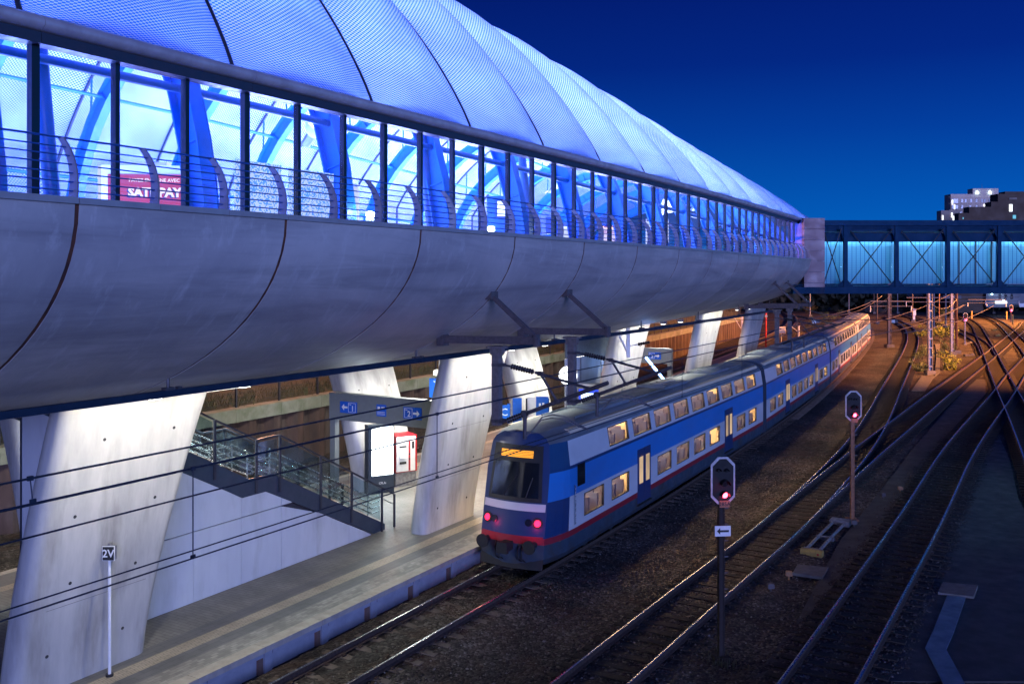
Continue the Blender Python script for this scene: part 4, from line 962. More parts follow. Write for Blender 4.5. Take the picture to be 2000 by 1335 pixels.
# ================================================================== signals
M['siglight'] = emis('red_signal_lens', (1, .05, .10), 16); M['plate_back'] = surf('dark_signal_plate', (.012, .012, .014), (.016, .016, .018), 5, .6, spec=.2)
M['sigborder'] = surf('weathered_white_border', (.55, .54, .56), (.36, .34, .34), 6, .6); M['numplate'] = surf('rusty_number_plate', (.34, .19, .09), (.22, .11, .06), 9, .7)
M['mast_black'] = surf('dark_weathered_mast', (.022, .018, .018), (.03, .022, .02), 5, .7, spec=.2)
def signal(px, py, htop, rz, label, mast, scale=1.0, num=None, sign=False, z=0.0, far=1.0):
    p = atz(px, py, z); t = thing('railway_signal', label, 'signal', p, rz, group='red railway signals'); H = htop; hh = 1.16*scale; w = .61*scale; zb = H-hh
    mb = MB(); mb.box((0, 0, zb/2), (.10, .13, zb)); mb.box((-.055, 0, zb/2), (.02, .17, zb)); mb.box((.055, 0, zb/2), (.02, .17, zb)); mb.box((0, 0, .06), (.4, .4, .12)); mb.build('mast', mast, t, world=False)
    def octo(m): a = w/2-m; b = hh/2-m; c = .18*scale; return [(-a, -b+c), (-a+c, -b), (a-c, -b), (a, -b+c), (a, b-c), (a-c, b), (-a+c, b), (-a, b-c)]
    zc = zb+hh/2; c = (0, -.14, zc)
    mb = MB(); mb.prism(octo(0), c, (1, 0, 0), (0, 0, 1), .04); mb.build('border', M['sigborder'], t, world=False)
    mb = MB(); mb.prism(octo(.045), (0, -.165, zc), (1, 0, 0), (0, 0, 1), .02); mb.build('backplate', M['plate_back'], t, world=False)
    mb = MB(); mb.box((0, -.05, zc), (w*.6, .14, hh*.7)); mb.build('housing', M['black'], t, world=False)
    def hood(x, zz, r):
        mb = MB(); n = 9; ring = [(math.cos(a), math.sin(a)) for a in np.linspace(-.3, PI+.3, n)]
        for d in (0,): mb.grid([[(x+r*c_, -.175, zz+r*s_) for c_, s_ in ring], [(x+r*c_, -.175-r*1.7, zz+r*s_*.92) for c_, s_ in ring]])
        return mb.build('hood', M['black'], t, smooth=60, world=False)
    k = scale
    for x, zz, r in ((-.12*k, .26*k, .045*k), (.08*k, .25*k, .045*k), (.03*k, -.06*k, .085*k)):
        mb = MB(); mb.disc((x, -.18, zc+zz), (0, 1, 0), r, .02, 16); mb.build('lens', M['dark_glass'], t, world=False); hood(x, zc+zz, r*1.25)
    mb = MB(); mb.disc((.03*k, -.19, zc-.34*k), (0, 1, 0), .075*k*far, .03, 20); mb.build('red_lens', M['siglight'], t, smooth=40, world=False); hood(.03*k, zc-.34*k, .10*k)
    if num is not None:
        mb = MB(); mb.box((0.03, -.19, zb+.015), (.26*k, .02, .16*k)); pl = mb.build('number_plate', M['numplate'], t, world=False)
        if num: text(num, .13*k, M['black'], pl, (.03, -.203, zb+.012), bold=.002)
    if sign:
        mb = MB(); mb.box((.0, -.14, zb-.66), (.40, .02, .255)); pl = mb.build('arrow_plate', M['white'], t, world=False)
        mb = MB(); arrow(mb, (.0, -.155, zb-.66), (1, 0, 0), (0, 0, 1), .30, .16, .01, 1); mb.build('arrow', M['black'], pl, world=False)
    for zz in np.arange(zb*.45, zb, .4): mb = MB(); mb.box((.12, .02, zz), (.14, .03, .03)); mb.build('step', M['galv_dark'], t, world=False)
    lamp('POINT', 'signal_light', Vector(p)+Matrix.Rotation(rz, 3, 'Z')@Vector((.03, -.42, zc-.30*k)), 3.0 if far == 1 else 60, (1, .03, .10), size=.06)
    return t
signal(1408, 1288, 5.05, YAW+.10, 'near red signal with white arrow plate on a dark mast', M['mast_black'], num='285A', sign=True, z=-.27)
signal(1664.5, 1018, 5.08, YAW-.05, 'red signal on a rusty orange mast between the tracks', M['pole_orange'], num='', z=-.27)
signal(1884.5, 673, 4.5, YAW, 'far red signal on a thin mast near the yellow bush', M['galv'], 1.05, z=-.27, far=2.2)
signal(1974.5, 628, 3.6, YAW, 'farthest red signal near the pale lit building', M['galv_dark'], 1.25, z=-.27, far=2.2)

# ================================================================== small equipment between the tracks
def eq(px, py, z=-.26): return atz(px, py, z)
a = eq(1583, 1084); b = eq(1640, 1024)
t = thing('point_machine', 'yellow point machine with two grey protective tubes', 'point machine', a, math.atan2((b-a).y, (b-a).x)-PI/2); L = (b-a).length
mb = MB(); poly = [(-.16, 0), (.16, 0), (.16, .12), (.08, .20), (-.08, .20), (-.16, .12)]; mb.prism(poly, (0.05, 0, 0.02), (0, 1, 0), (0, 0, 1), .72); mb.build('housing', M['yellow'], t, world=False)
mb = MB(); mb.box((.28, -.165, .11), (.07, .01, .06)); mb.build('label_plate', M['red_paint'], t, world=False)
for x in (-.2, .22):
    mb = MB(); mb.tube([(x, .2, .12), (x, L*.5, .14), (x, L*.92, .12)], .055, 10); mb.build('tube', M['galv'], t, smooth=50, world=False)
for c_, s_ in (((.02, L*.45, .1), (.62, .12, .14)), ((.03, L, .10), (.72, .5, .2)), ((.02, .26, .10), (.62, .14, .16))): mb = MB(); mb.box(c_, s_); mb.build('clamp', M['galv'], t, world=False)
for corners, l in (([(1548, 1124), (1558, 1107), (1618, 1113), (1606, 1133)], 'flat grey cover slab beside the middle track'), ([(1832, 1163), (1842, 1142), (1910, 1149), (1902, 1171)], 'flat grey cover slab at the head of the cable trough')):
    P = [eq(*c) for c in corners]; mb = MB(); mb.prism([(p.x, p.y) for p in P], (0, 0, -.20), (1, 0, 0), (0, 1, 0), .09); tag(mb.build('cover_slab', M['slab']), l, 'cover')
P = [eq(*c) for c in ((1850, 1166), (1886, 1170), (1862, 1240), (1848, 1272), (1885, 1340), (1910, 1400), (1870, 1400), (1843, 1340), (1807, 1269), (1824, 1232))]
M['trough'] = surf('worn_blue_grey_cover', (.10, .16, .24), (.06, .10, .17), 2.2, .5, stretch=(1, 1, 1), bump=.08)
mb = MB(); mb.prism([(p.x, p.y) for p in P], (0, 0, -.215), (1, 0, 0), (0, 1, 0), .05); tag(mb.build('cable_trough', M['trough']), 'bent pale blue cable trough cover on dark tarmac at lower right', 'cable trough')
for px, py, l in ((1541, 1132, 'small rusty junction box left of the cover slab'), (1505, 1157, 'small pale junction box farther left of the cover slab'), (1668, 1030, 'small pale box by the orange signal mast'), (1758, 962, 'small rusty box beside the grit path'), (1724, 975, 'low grey box beside the grit path')):
    p = eq(px, py); t = thing('junction_box', l, 'box', p, random.random(), group='small boxes between the tracks')
    mb = MB(); mb.tube([(0, 0, 0), (0, 0, .16)], .03, 6); mb.box((0, 0, .2), (.2, .15, .12)); mb.box((0, 0, .27), (.17, .12, .03)); mb.build('box', M['galv_dark'] if 'pale' in l or 'grey' in l else M['numplate'], t, world=False)
# ================================================================== the train standing on track 1
def paint(name, c, dirt=(.10, .09, .08), rough=.38, metal=0.0):
    return surf(name, c, tuple(x*.93 for x in c), 1.5, rough, metal=metal, coat=.08, c3=tuple(a*.75+b*.25 for a, b in zip(c, dirt)), s3=.7, lo3=.45, hi3=.8, stretch=(1, .5, 1.6), rvar=.015)
M['car_silver'] = paint('silver_train_paint', (.56, .58, .61), metal=.1)
M['car_blue'] = paint('blue_train_paint', (.02, .18, .52)); M['car_navy'] = paint('navy_train_paint', (.012, .035, .12)); M['car_red'] = paint('red_train_stripe', (.24, .012, .025))
M['car_roof'] = surf('grey_train_roof', (.17, .20, .23), (.12, .145, .17), 1.2, .42, stretch=(1, .3, 1), c3=(.08, .08, .08), s3=.6)
M['car_skirt'] = surf('blue_grey_skirt', (.035, .055, .085), (.028, .042, .065), 2, .5, c3=(.04, .032, .026), s3=1.2)
M['car_under'] = surf('black_underframe', (.014, .014, .016), (.02, .018, .018), 5, .7)
M['lining'] = surf('cream_lining', (.62, .52, .38), (.56, .47, .34), 1, .6); M['seat'] = surf('blue_grey_seat', (.05, .07, .16), (.06, .05, .10), 3, .8); M['ceil_lamp'] = emis('warm_ceiling_lamp', (1, .64, .33), 85.0)
M['train_glass'] = glass('train_glass', (.80, .82, .82), .3, dirt=.03); M['rubber'] = surf('black_rubber', (.01, .01, .011), None, 3, .6)
SEC = [(1.22, .34, 'car_skirt'), (1.38, .55, 'car_skirt'), (1.40, .98, 'car_red'), (1.40, 1.17, 'car_silver'), (1.40, 1.42, 'car_silver'), (1.40, 2.10, 'car_silver'), (1.40, 2.24, 'car_blue'), (1.39, 3.10, 'car_navy'), (1.38, 3.20, 'car_silver'), (1.362, 3.32, 'car_silver'), (1.27, 3.92, 'car_silver'), (1.26, 3.98, 'car_roof'), (1.12, 4.18, 'car_roof'), (.78, 4.36, 'car_roof'), (.35, 4.43, 'car_roof')]
def side_x(z): return float(np.interp(z, [s[1] for s in SEC], [s[0] for s in SEC]))
CL = 25.4
CMATS = ['car_skirt', 'car_red', 'car_silver', 'car_blue', 'car_navy', 'car_roof', 'rubber']
WY = [1.9+i*2.35 for i in range(10)]
LOW = [(y-.80, y+.80) for i, y in enumerate(WY) if i not in (2, 7)]
UPP = [(y-.90, y+.90) for i, y in enumerate(WY) if i > 0]
def car_body(tail):
    mb = MB(); idx = {m: i for i, m in enumerate(CMATS)}
    ylist = [0.0]+sorted({round(v, 3) for a in LOW+UPP for v in a})+[CL]
    if tail: ylist = [-1.30, -1.18, -.95, -.55, -.1]+[y if y else .35 for y in ylist]
    n0 = len(SEC); ring0 = [(x, z) for x, z, _ in SEC]; names = [m for _, _, m in SEC]; rows = []
    for y in ylist:
        k = 1.0
        if tail and y < .35: k = 1-.20*((.35-y)/1.65)**2.4
        top = lambda z: z if z < 3.9 else 3.9+(z-3.9)*k
        sh = lambda z: max(0, z-1.0)*.20*max(0, min(1, (.35-y)/1.2)) if tail else 0
        r = [(x*k, y+sh(z), top(z)) for x, z in ring0]
        rows.append(r+[(-x, yy_, z) for x, yy_, z in r[::-1]])
    n = len(rows[0])
    for i in range(len(rows)-1):
        ym = (ylist[i]+ylist[i+1])/2
        for j in range(n):
            seg = j if j < n0-1 else (n-2-j if j < n-1 else -1)
            nm = 'car_roof' if j == n0-1 else ('car_skirt' if seg == -1 else names[seg])
            if j != n0-1 and seg == 4 and any(a < ym < b for a, b in LOW) and ym > .4: continue
            if j != n0-1 and seg == 9 and any(a < ym < b for a, b in UPP) and ym > .4: continue
            if tail and ym < .0 and nm == 'car_silver' : nm = 'car_navy'
            a, b = rows[i][j], rows[i][(j+1) % n]; c, d = rows[i+1][(j+1) % n], rows[i+1][j]
            mb.mi = idx[nm]; mb.add([a, b, c, d], [(0, 1, 2, 3)])
    # ends; the cab end is bowed out in the middle
    if tail:
        half = rows[0][:n0]; xs = np.linspace(-1, 1, 9); gr = []
        for x, y, z in half: gr.append([(x*q, y-.20*(1-q*q), z) for q in xs])
        for i in range(len(gr)-1):
            nm = {'car_silver': 'car_navy', 'car_blue': 'car_navy', 'car_red': 'car_red', 'car_skirt': 'car_skirt', 'car_navy': 'car_navy', 'car_roof': 'car_navy'}[names[i]]; mb.mi = idx[nm]
            mb.grid([gr[i], gr[i+1]]); mb.m[-8:] = [idx[nm]]*8
    else: mb.mi = idx['car_skirt']; mb.add(rows[0], [tuple(range(n))])
    mb.mi = idx['car_skirt']; mb.add(rows[-1], [tuple(range(n))[::-1]])
    # rubber reveals round the openings
    mb.mi = idx['rubber']
    for L_, z0, z1 in ((LOW, 1.42, 2.10), (UPP, 3.32, 3.92)):
        for s in (-1, 1):
            x0, x1 = side_x(z0)*s, side_x(z1)*s; e = .07*s
            for a, b in L_:
                mb.quad((x0, a, z0), (x0, b, z0), (x0-e, b, z0), (x0-e, a, z0)); mb.quad((x1, a, z1), (x1, b, z1), (x1-e, b, z1), (x1-e, a, z1))
                mb.quad((x0, a, z0), (x1, a, z1), (x1-e, a, z1), (x0-e, a, z0)); mb.quad((x0, b, z0), (x1, b, z1), (x1-e, b, z1), (x0-e, b, z0))
                for (ya, yb_, za, zb_) in ((a-.035, b+.035, z0-.035, z0), (a-.035, b+.035, z1, z1+.035), (a-.035, a, z0, z1), (b, b+.035, z0, z1)):
                    xa, xb = (side_x(za)+.004)*s, (side_x(zb_)+.004)*s; mb.quad((xa, ya, za), (xa, yb_, za), (xb, yb_, zb_), (xb, ya, zb_))
    return mb
def pane_me(w, z0, z1, name):
    mb = MB(); x0 = side_x(z0)-.045; x1 = side_x(z1)-.045
    mb.quad((x0, -w/2, z0), (x0, w/2, z0), (x1, w/2, z1), (x1, -w/2, z1)); me = mb.mesh(name, mats=[M['train_glass']]); mb = MB(); mb.quad((-x0, -w/2, z0), (-x0, w/2, z0), (-x1, w/2, z1), (-x1, -w/2, z1)); return me, mb.mesh(name, mats=[M['train_glass']])
WL = pane_me(1.60, 1.42, 2.10, 'lower_window'); WU = pane_me(1.80, 3.32, 3.92, 'upper_window')
mb = MB()                                       # inside of a carriage: floors, ceilings, inner walls with their openings left out above and below
for z0, z1, L_ in ((.72, 2.42, LOW), (2.52, 4.28, UPP)):
    a, b = .5, CL-.4; w0 = 1.24 if z0 < 2 else 1.12; 
    mb.quad((-1.28, a, z0), (1.28, a, z0), (1.28, b, z0), (-1.28, b, z0)); mb.quad((-w0, a, z1), (w0, a, z1), (w0, b, z1), (-w0, b, z1))
    for y in (a, b): mb.quad((-1.28, y, z0), (1.28, y, z0), (w0, y, z1), (-w0, y, z1))
    zl, zh = (1.42, 2.10) if z0 < 2 else (3.32, 3.92)
    for s in (-1, 1):
        mb.quad((1.31*s, a, z0), (1.31*s, b, z0), ((side_x(zl)-.075)*s, b, zl), ((side_x(zl)-.075)*s, a, zl)); mb.quad(((side_x(zh)-.075)*s, a, zh), ((side_x(zh)-.075)*s, b, zh), (w0*s, b, z1), (w0*s, a, z1))
    for y in (WY[2], WY[7]): mb.box((0, y-1.0, (z0+z1)/2), (2.2, .05, z1-z0))
LIN = mb.mesh('lining', mats=[M['lining']])
mb = MB()
for z, L_ in ((.72, LOW), (2.52, UPP)):
    for (ya, yb_) in L_:
        for y in (ya+.15, ya+.75, yb_-.1):
            for s in (-1, 1):
                if random.random() < .9: mb.box((s*.78, y, z+.62), (.88, .12, .95)); mb.box((s*.78, y+.04, z+1.12), (.55, .10, .18))
SEAT = mb.mesh('seats', mats=[M['seat']])
mb = MB()
for z in (2.39, 4.25):
    for s in (-1, 1): mb.box((s*.62, CL/2, z), (.16, CL-2, .03))
CEIL = mb.mesh('ceiling_lamps', mats=[M['ceil_lamp']])
DM = []; DW = []
for s in (-1, 1):
    for q in (-1, 1): mb = MB(); mb.box((s*1.40, q*.345, 1.74), (.045, .67, 2.0)); DM.append(mb.mesh('door', mats=[M['car_navy']]))
    mb = MB(); mb.box((s*1.41, 0, .66), (.12, 1.4, .05)); DM.append(mb.mesh('door_step', mats=[M['car_under']]))
M['lit_door'] = emis('lit_door_pane', (1, .70, .42), .55, 2.0)
for s in (-1, 1):
    for q in (-1, 1): mb = MB(); mb.quad((s*1.426, q*.345-.2, 1.45), (s*1.426, q*.345+.2, 1.45), (s*1.426, q*.345+.2, 2.45), (s*1.426, q*.345-.2, 2.45)); DW.append(mb.mesh('door_window', mats=[M['lit_door']]))
def bogie_mb():
    mb = MB()
    for s in (-1, 1):
        mb.box((s*1.02, 0, .52), (.16, 2.9, .22))
        for y in (-1.15, 1.15): mb.box((s*1.08, y, .44), (.22, .34, .30)); mb.disc((s*.76, y, .46), (1, 0, 0), .46, .12, 20)
        mb.tube([(s*1.1, -.3, .35), (s*1.1, -.3, .75)], .09, 8); mb.tube([(s*1.1, .3, .35), (s*1.1, .3, .75)], .09, 8)
    mb.box((0, 0, .62), (2.0, .5, .2)); return mb
BG = bogie_mb().mesh('bogie', mats=[M['car_under']])
def kid(name, me, parent, loc=(0, 0, 0)):
    o = bpy.data.objects.new(name, me); COL.objects.link(o); o.parent = parent; o.location = loc; return o
SP = resample(T1[T1[:, 1] >= 24.6], .2)
def at_s(s): i = min(int(s/.2), len(SP)-1); return Vector((SP[i][0], SP[i][1], 0))
tr = thing('passenger_train', 'double deck blue and silver train with a red stripe leaving along the platform', 'train', at_s(0), 0)
for c in range(4):
    s0 = 1.2+c*(CL+.75); a = at_s(s0); b = at_s(s0+CL)
    car = car_body(c == 0).build('carriage', [M[m] for m in CMATS], tr, smooth=28, world=False)
    car.location = a-tr.location; car.rotation_euler = (0, 0, math.atan2((b-a).y, (b-a).x)-PI/2)
    for i, y in enumerate(WY):
        if i in (2, 7): [kid(m_.name.split('.')[0], m_, car, (0, y, 0)) for m_ in DM+DW]
        else: [kid('lower_window', m_, car, (0, y, 0)) for m_ in WL]
        if 0 < i: [kid('upper_window', m_, car, (0, y, 0)) for m_ in WU]
    kid('lining', LIN, car); kid('seats', SEAT, car); kid('ceiling_lamps', CEIL, car)
    for y in (3.6, CL-3.6): kid('bogie', BG, car, (0, y, 0))
    mb = MB(); mb.box((0, CL/2-3, .46), (2.3, 3.4, .36)); mb.box((0, CL/2+2, .42), (2.2, 5, .3)); mb.tube([(1.1, 5.6, .5), (1.1, CL-5.6, .5)], .06, 6); kid('underframe', mb.mesh('underframe', mats=[M['car_under']]), car)
    if c < 3: mb = MB(); [mb.box((0, CL+.1+.11*q, 2.35), (2.2-.12*(q % 2), .09, 3.4-.1*(q % 2))) for q in range(6)]; kid('gangway', mb.mesh('gangway', mats=[M['car_under']]), car)
    mb = MB()
    for y in (5.5, 12.7, 19.5):
        mb.box((0, y, 4.42), (1.3, 3.0, .16)); mb.box((0, y, 4.51), (1.0, 2.6, .04))
        for q in (-.8, 0, .8): mb.disc((0, y+q, 4.54), (0, 0, 1), .32, .05, 14)
    mb.tube([(.62, 2, 4.43), (.62, CL-2, 4.43)], .03, 6); mb.tube([(-.62, 2, 4.43), (-.62, CL-2, 4.43)], .03, 6); kid('roof_gear', mb.mesh('roof_gear', mats=[M['car_roof']]), car)
    if c == 0:
        def fp(x, z, o=.012):                   # a point on the bowed cab front
            k = .80; sx = side_x(z)*k; q = max(-1, min(1, x/sx)); return (x, -1.30+max(0, z-1.0)*.20-.20*(1-q*q)-o, z if z < 3.9 else 3.9+(z-3.9)*k)
        def patch(name, x0, x1, z0, z1, mat, o=.012, taper=0.0):
            mb = MB(); mb.grid([[fp(-xx*(1-taper*t) if False else xx*(1-taper*t), z0+(z1-z0)*t, o) for xx in np.linspace(x0, x1, 9)] for t in np.linspace(0, 1, 5)]); return kid(name, mb.mesh(name, mats=[mat], smooth=60), car)
        patch('front_mask', -.95, .95, 2.22, 3.92, M['black'], .008, .10); patch('windscreen', -.84, .84, 2.34, 3.40, M['dark_glass'], .016, .08)
        M['amber'] = emis('amber_display', (1, .38, .03), 2.2)
        mb = MB()
        for i in range(34):
            for j in range(5): mb.box(fp(-.55+i*.0335, 3.56+j*.045, .024), (.021, .010, .028))
        kid('destination_display', mb.mesh('destination_display', mats=[M['amber']]), car)
        M['tail'] = emis('red_tail_lamp', (1, .01, .05), 6)
        patch('nose_band', -1.08, 1.08, 1.95, 2.18, M['car_silver'], .006); patch('nose_band', -1.08, 1.08, 1.02, 1.22, M['car_red'], .006)
        for sx in (-1, 1):
            p_ = fp(sx*.88, 1.62); mb = MB(); mb.disc(p_, (sx*.35, -1, .2), .17, .03, 20); kid('lamp_bezel', mb.mesh('lamp_bezel', mats=[M['black']]), car)
            mb = MB(); mb.disc((p_[0]+sx*.01, p_[1]-.02, p_[2]), (sx*.35, -1, .2), .10, .03, 18); kid('tail_lamp', mb.mesh('tail_lamp', mats=[M['tail']]), car)
            p_ = fp(sx*.60, 1.62); mb = MB(); mb.disc(p_, (sx*.2, -1, .2), .11, .04, 18); kid('headlamp', mb.mesh('headlamp', mats=[M['dark_glass']]), car)
            mb = MB(); mb.disc((sx*.82, -1.72, .98), (0, 1, 0), .21, .05, 20); mb.tube([(sx*.82, -1.2, .98), (sx*.82, -1.7, .98)], [.12, .08], 12); kid('buffer', mb.mesh('buffer', mats=[M['car_under']]), car)
            q = car.location+tr.location; rot = Matrix.Rotation(car.rotation_euler[2], 3, 'Z')
            lamp('POINT', 'tail_light', q+rot@Vector((sx*.9, -1.75, 1.55)), 7, (1, .02, .12), size=.08)
            mb = MB(); mb.quad((sx*1.375, .55, 2.45), (sx*1.375, 1.15, 2.45), (sx*1.37, 1.15, 3.15), (sx*1.37, .55, 3.15)); o = kid('cab_window', mb.mesh('cab_window', mats=[M['dark_glass']]), car); o.location = (sx*.03, 0, 0)
            mb = MB(); mb.tube([(sx*1.43, .28, 1.3), (sx*1.46, .28, 1.35), (sx*1.46, .28, 2.5), (sx*1.43, .28, 2.55)], .018, 6); kid('grab_rail', mb.mesh('grab_rail', mats=[M['stainless']]), car)
        mb = MB(); mb.box((0, -1.62, .92), (.30, .5, .26)); mb.box((0, -1.9, .92), (.36, .12, .34)); kid('coupler', mb.mesh('coupler', mats=[M['car_under']]), car)
        for x in (-.45, -.32, .34, .47): mb = MB(); mb.tube([(x, -1.45, .98), (x+.03, -1.62, .8), (x+.05, -1.62, .55), (x+.1, -1.5, .45)], .022, 6); kid('air_hose', mb.mesh('air_hose', mats=[M['rubber']]), car)
        mb = MB(); mb.grid([[(x, -1.25-.18*(1-(x/1.2)**2)-.1*(z < .3), z) for x in np.linspace(-1.1, 1.1, 7)] for z in (.22, .62)]); kid('rail_guard', mb.mesh('rail_guard', mats=[M['car_under']]), car)
        mb = MB(); mb.tube([fp(-.35, 2.36, .03), fp(.1, 3.0, .03)], .015, 5); kid('wiper', mb.mesh('wiper', mats=[M['black']]), car); mb = MB(); mb.tube([fp(.45, 2.36, .03), fp(.62, 2.95, .03)], .015, 5); kid('wiper', mb.mesh('wiper', mats=[M['black']]), car)

# ================================================================== footbridge and its clad portal
BO = CAM+F*56+R*18.82; BO.z = 8.2
def poly_mat():
    m, t, b, o = new_mat('ribbed_translucent_panel'); L = t.links; t.nodes.remove(b)
    tc = nd(t, 'ShaderNodeTexCoord'); sp = nd(t, 'ShaderNodeSeparateXYZ'); L.new(tc.outputs['Object'], sp.inputs[0])
    def line(axis, per, w):
        a = nd(t, 'ShaderNodeMath', operation='DIVIDE'); L.new(sp.outputs[axis], a.inputs[0]); a.inputs[1].default_value = per
        f = nd(t, 'ShaderNodeMath', operation='FRACT'); L.new(a.outputs[0], f.inputs[0]); l = nd(t, 'ShaderNodeMath', operation='LESS_THAN'); L.new(f.outputs[0], l.inputs[0]); l.inputs[1].default_value = w; return l
    a, b2 = line('X', .26, .13), line('Z', .11, .22)
    s = nd(t, 'ShaderNodeMath', operation='MAXIMUM'); hb = nd(t, 'ShaderNodeMath', operation='MULTIPLY'); L.new(b2.outputs[0], hb.inputs[0]); hb.inputs[1].default_value = .3; L.new(a.outputs[0], s.inputs[0]); L.new(hb.outputs[0], s.inputs[1])
    mx = nd(t, 'ShaderNodeMix', data_type='RGBA'); L.new(s.outputs[0], mx.inputs['Factor']); mx.inputs['A'].default_value = (.40, .70, .84, 1); mx.inputs['B'].default_value = (.06, .26, .50, 1)
    tl = nd(t, 'ShaderNodeBsdfTranslucent'); df = nd(t, 'ShaderNodeBsdfDiffuse'); trn = nd(t, 'ShaderNodeBsdfTransparent')
    for x in (tl, df): L.new(mx.outputs['Result'], x.inputs[0])
    trn.inputs[0].default_value = (.55, .8, .95, 1)
    m1 = nd(t, 'ShaderNodeMixShader'); m1.inputs[0].default_value = .3; L.new(tl.outputs[0], m1.inputs[1]); L.new(df.outputs[0], m1.inputs[2])
    m2 = nd(t, 'ShaderNodeMixShader'); m2.inputs[0].default_value = .18; L.new(m1.outputs[0], m2.inputs[1]); L.new(trn.outputs[0], m2.inputs[2]); L.new(m2.outputs[0], o.inputs[0]); return m
M['polypanel'] = poly_mat()
M['bglass'] = glass('bridge_glass', (.6, .78, .88), .1, dirt=0.0)
M['bridge_blue'] = surf('deep_blue_bridge_paint', (.002, .034, .085), (.0015, .028, .072), 3, .6, spec=.08)
br = thing('footbridge', 'long blue truss footbridge with glowing cyan panels over the tracks', 'footbridge', BO, YAW)
BL = 30
mb = MB(); mb.box((BL/2-.9, 0, .20), (BL+1.8, .5, .40)); mb.box((BL/2-.9, 0, .52), (BL+1.8, .3, .05)); mb.build('bottom_chord', M['bridge_blue'], br, world=False)
mb = MB(); mb.box((BL/2, 0, 4.28), (BL, .42, .32)); mb.build('top_chord', M['bridge_blue'], br, world=False)
mb = MB(); mb.box((BL/2, .35, 3.42), (BL, .25, .52)); mb.build('eaves_beam', M['bridge_blue'], br, world=False)
mb = MB(); mb.box((BL/2, 2.6, 3.86), (BL, 4.6, .12)); mb.build('roof_deck', M['bridge_blue'], br, world=False)
mb = MB(); mb.box((BL/2, 2.6, .36), (BL, 4.6, .2)); mb.build('deck', M['bridge_blue'], br, world=False)
mb = MB(); mb.box((BL/2, 5.1, .25), (BL, .4, .5)); mb.box((BL/2, 5.1, 4.28), (BL, .4, .32)); mb.build('rear_chord', M['bridge_blue'], br, world=False)
PX = [-.15]+[1.43+3.11*i for i in range(9)]
for i, x in enumerate(PX):
    mb = MB(); mb.box((x, 0, 2.26), (.22, .22, 3.72)); mb.build('truss_post', M['bridge_blue'], br, world=False); mb = MB(); mb.box((x, 5.1, 2.26), (.22, .22, 3.72)); mb.build('truss_post', M['bridge_blue'], br, world=False)
    for s in (-1, 1):
        mb = MB(); mb.prism([(s*.11, 4.1), (s*.11, 3.35), (s*.42, 4.1)][::s], (x, 0, 0), (1, 0, 0), (0, 0, 1), .05); mb.prism([(s*.11, .42), (s*.5, .42), (s*.11, .85)][::s], (x, 0, 0), (1, 0, 0), (0, 0, 1), .05); mb.build('gusset', M['bridge_blue'], br, world=False)
for a, b in zip(PX[:-1], PX[1:]):
    for k, (z0, z1) in enumerate(((.6, 3.95), (3.95, .6))):
        mb = MB(); mb.tube([(a+.25, (-.06, .06)[k], z0), (b-.25, (-.06, .06)[k], z1)], .032, 6); mb.build('diagonal_rod', M['steel_dark'], br, world=False)
    m_ = M['polypanel']
    mb = MB(); mb.box(((a+b)/2, .72, 1.9), (b-a-.06, .02, 2.62)); mb.build('side_panel', m_, br, world=False)
    mb = MB(); mb.box(((a+b)/2, 4.4, 1.9), (b-a-.06, .02, 2.62)); mb.build('rear_panel', M['polypanel'], br, world=False)
    if abs(a-7.65) < .2:
        for q in (.33, .66, .97): mb = MB(); mb.box((a+(b-a)*q, .70, 1.9), (.06, .07, 2.62)); mb.build('panel_frame', M['steel_dark'], br, world=False)
    lamp('AREA', 'bridge_light', BO+R*((a+b)/2)+F*1.3+Vector((0, 0, 3.62)), 150, (.40, .78, 1), BO+R*((a+b)/2)+F*1.3, .5, size_y=2.6).rotation_euler = (0, 0, YAW+PI/2)
M['bridge_lamp'] = emis('bridge_strip_lamp', (.7, .92, 1), 7)
mb = MB(); [mb.box(((a+b)/2, 1.0, 3.18), (b-a-.4, .14, .05)) for a, b in zip(PX[:-1], PX[1:])]; mb.build('strip_lamp', M['bridge_lamp'], br, world=False)
for z in (1.42, 1.6): mb = MB(); mb.tube([(0, .95, z), (BL, .95, z)], .025, 6); mb.build('handrail', M['stainless'], br, world=False)
# portal clad in stacked panels between hall and bridge
M['portal_panel'] = surf('mauve_grey_cladding', (.14, .07, .085), (.12, .06, .075), 1.4, .42)
pt = thing('clad_portal', 'mauve panel clad block where the footbridge meets the hall', 'portal', BO+R*-.52, YAW)
for i in range(7):
    mb = MB(); mb.box((0, 0, .02+.3+i*.655), (1.24, .5, .64)); mb.build('cladding_panel', M['portal_panel'], pt, world=False)
mb = MB(); mb.box((0, 1.6, 2.25), (1.18, 2.7, 4.5)); mb.build('core', M['steel_blue'], pt, world=False)
mb = MB(); mb.box((.66, 1.0, 4.1), (.1, 1.6, .5)); mb.build('red_sign', M['red_paint'], pt, world=False)
# trough end piece seen under the bridge
M['end_white'] = surf('white_underside', (.55, .55, .58), (.48, .48, .52), 1, .5)
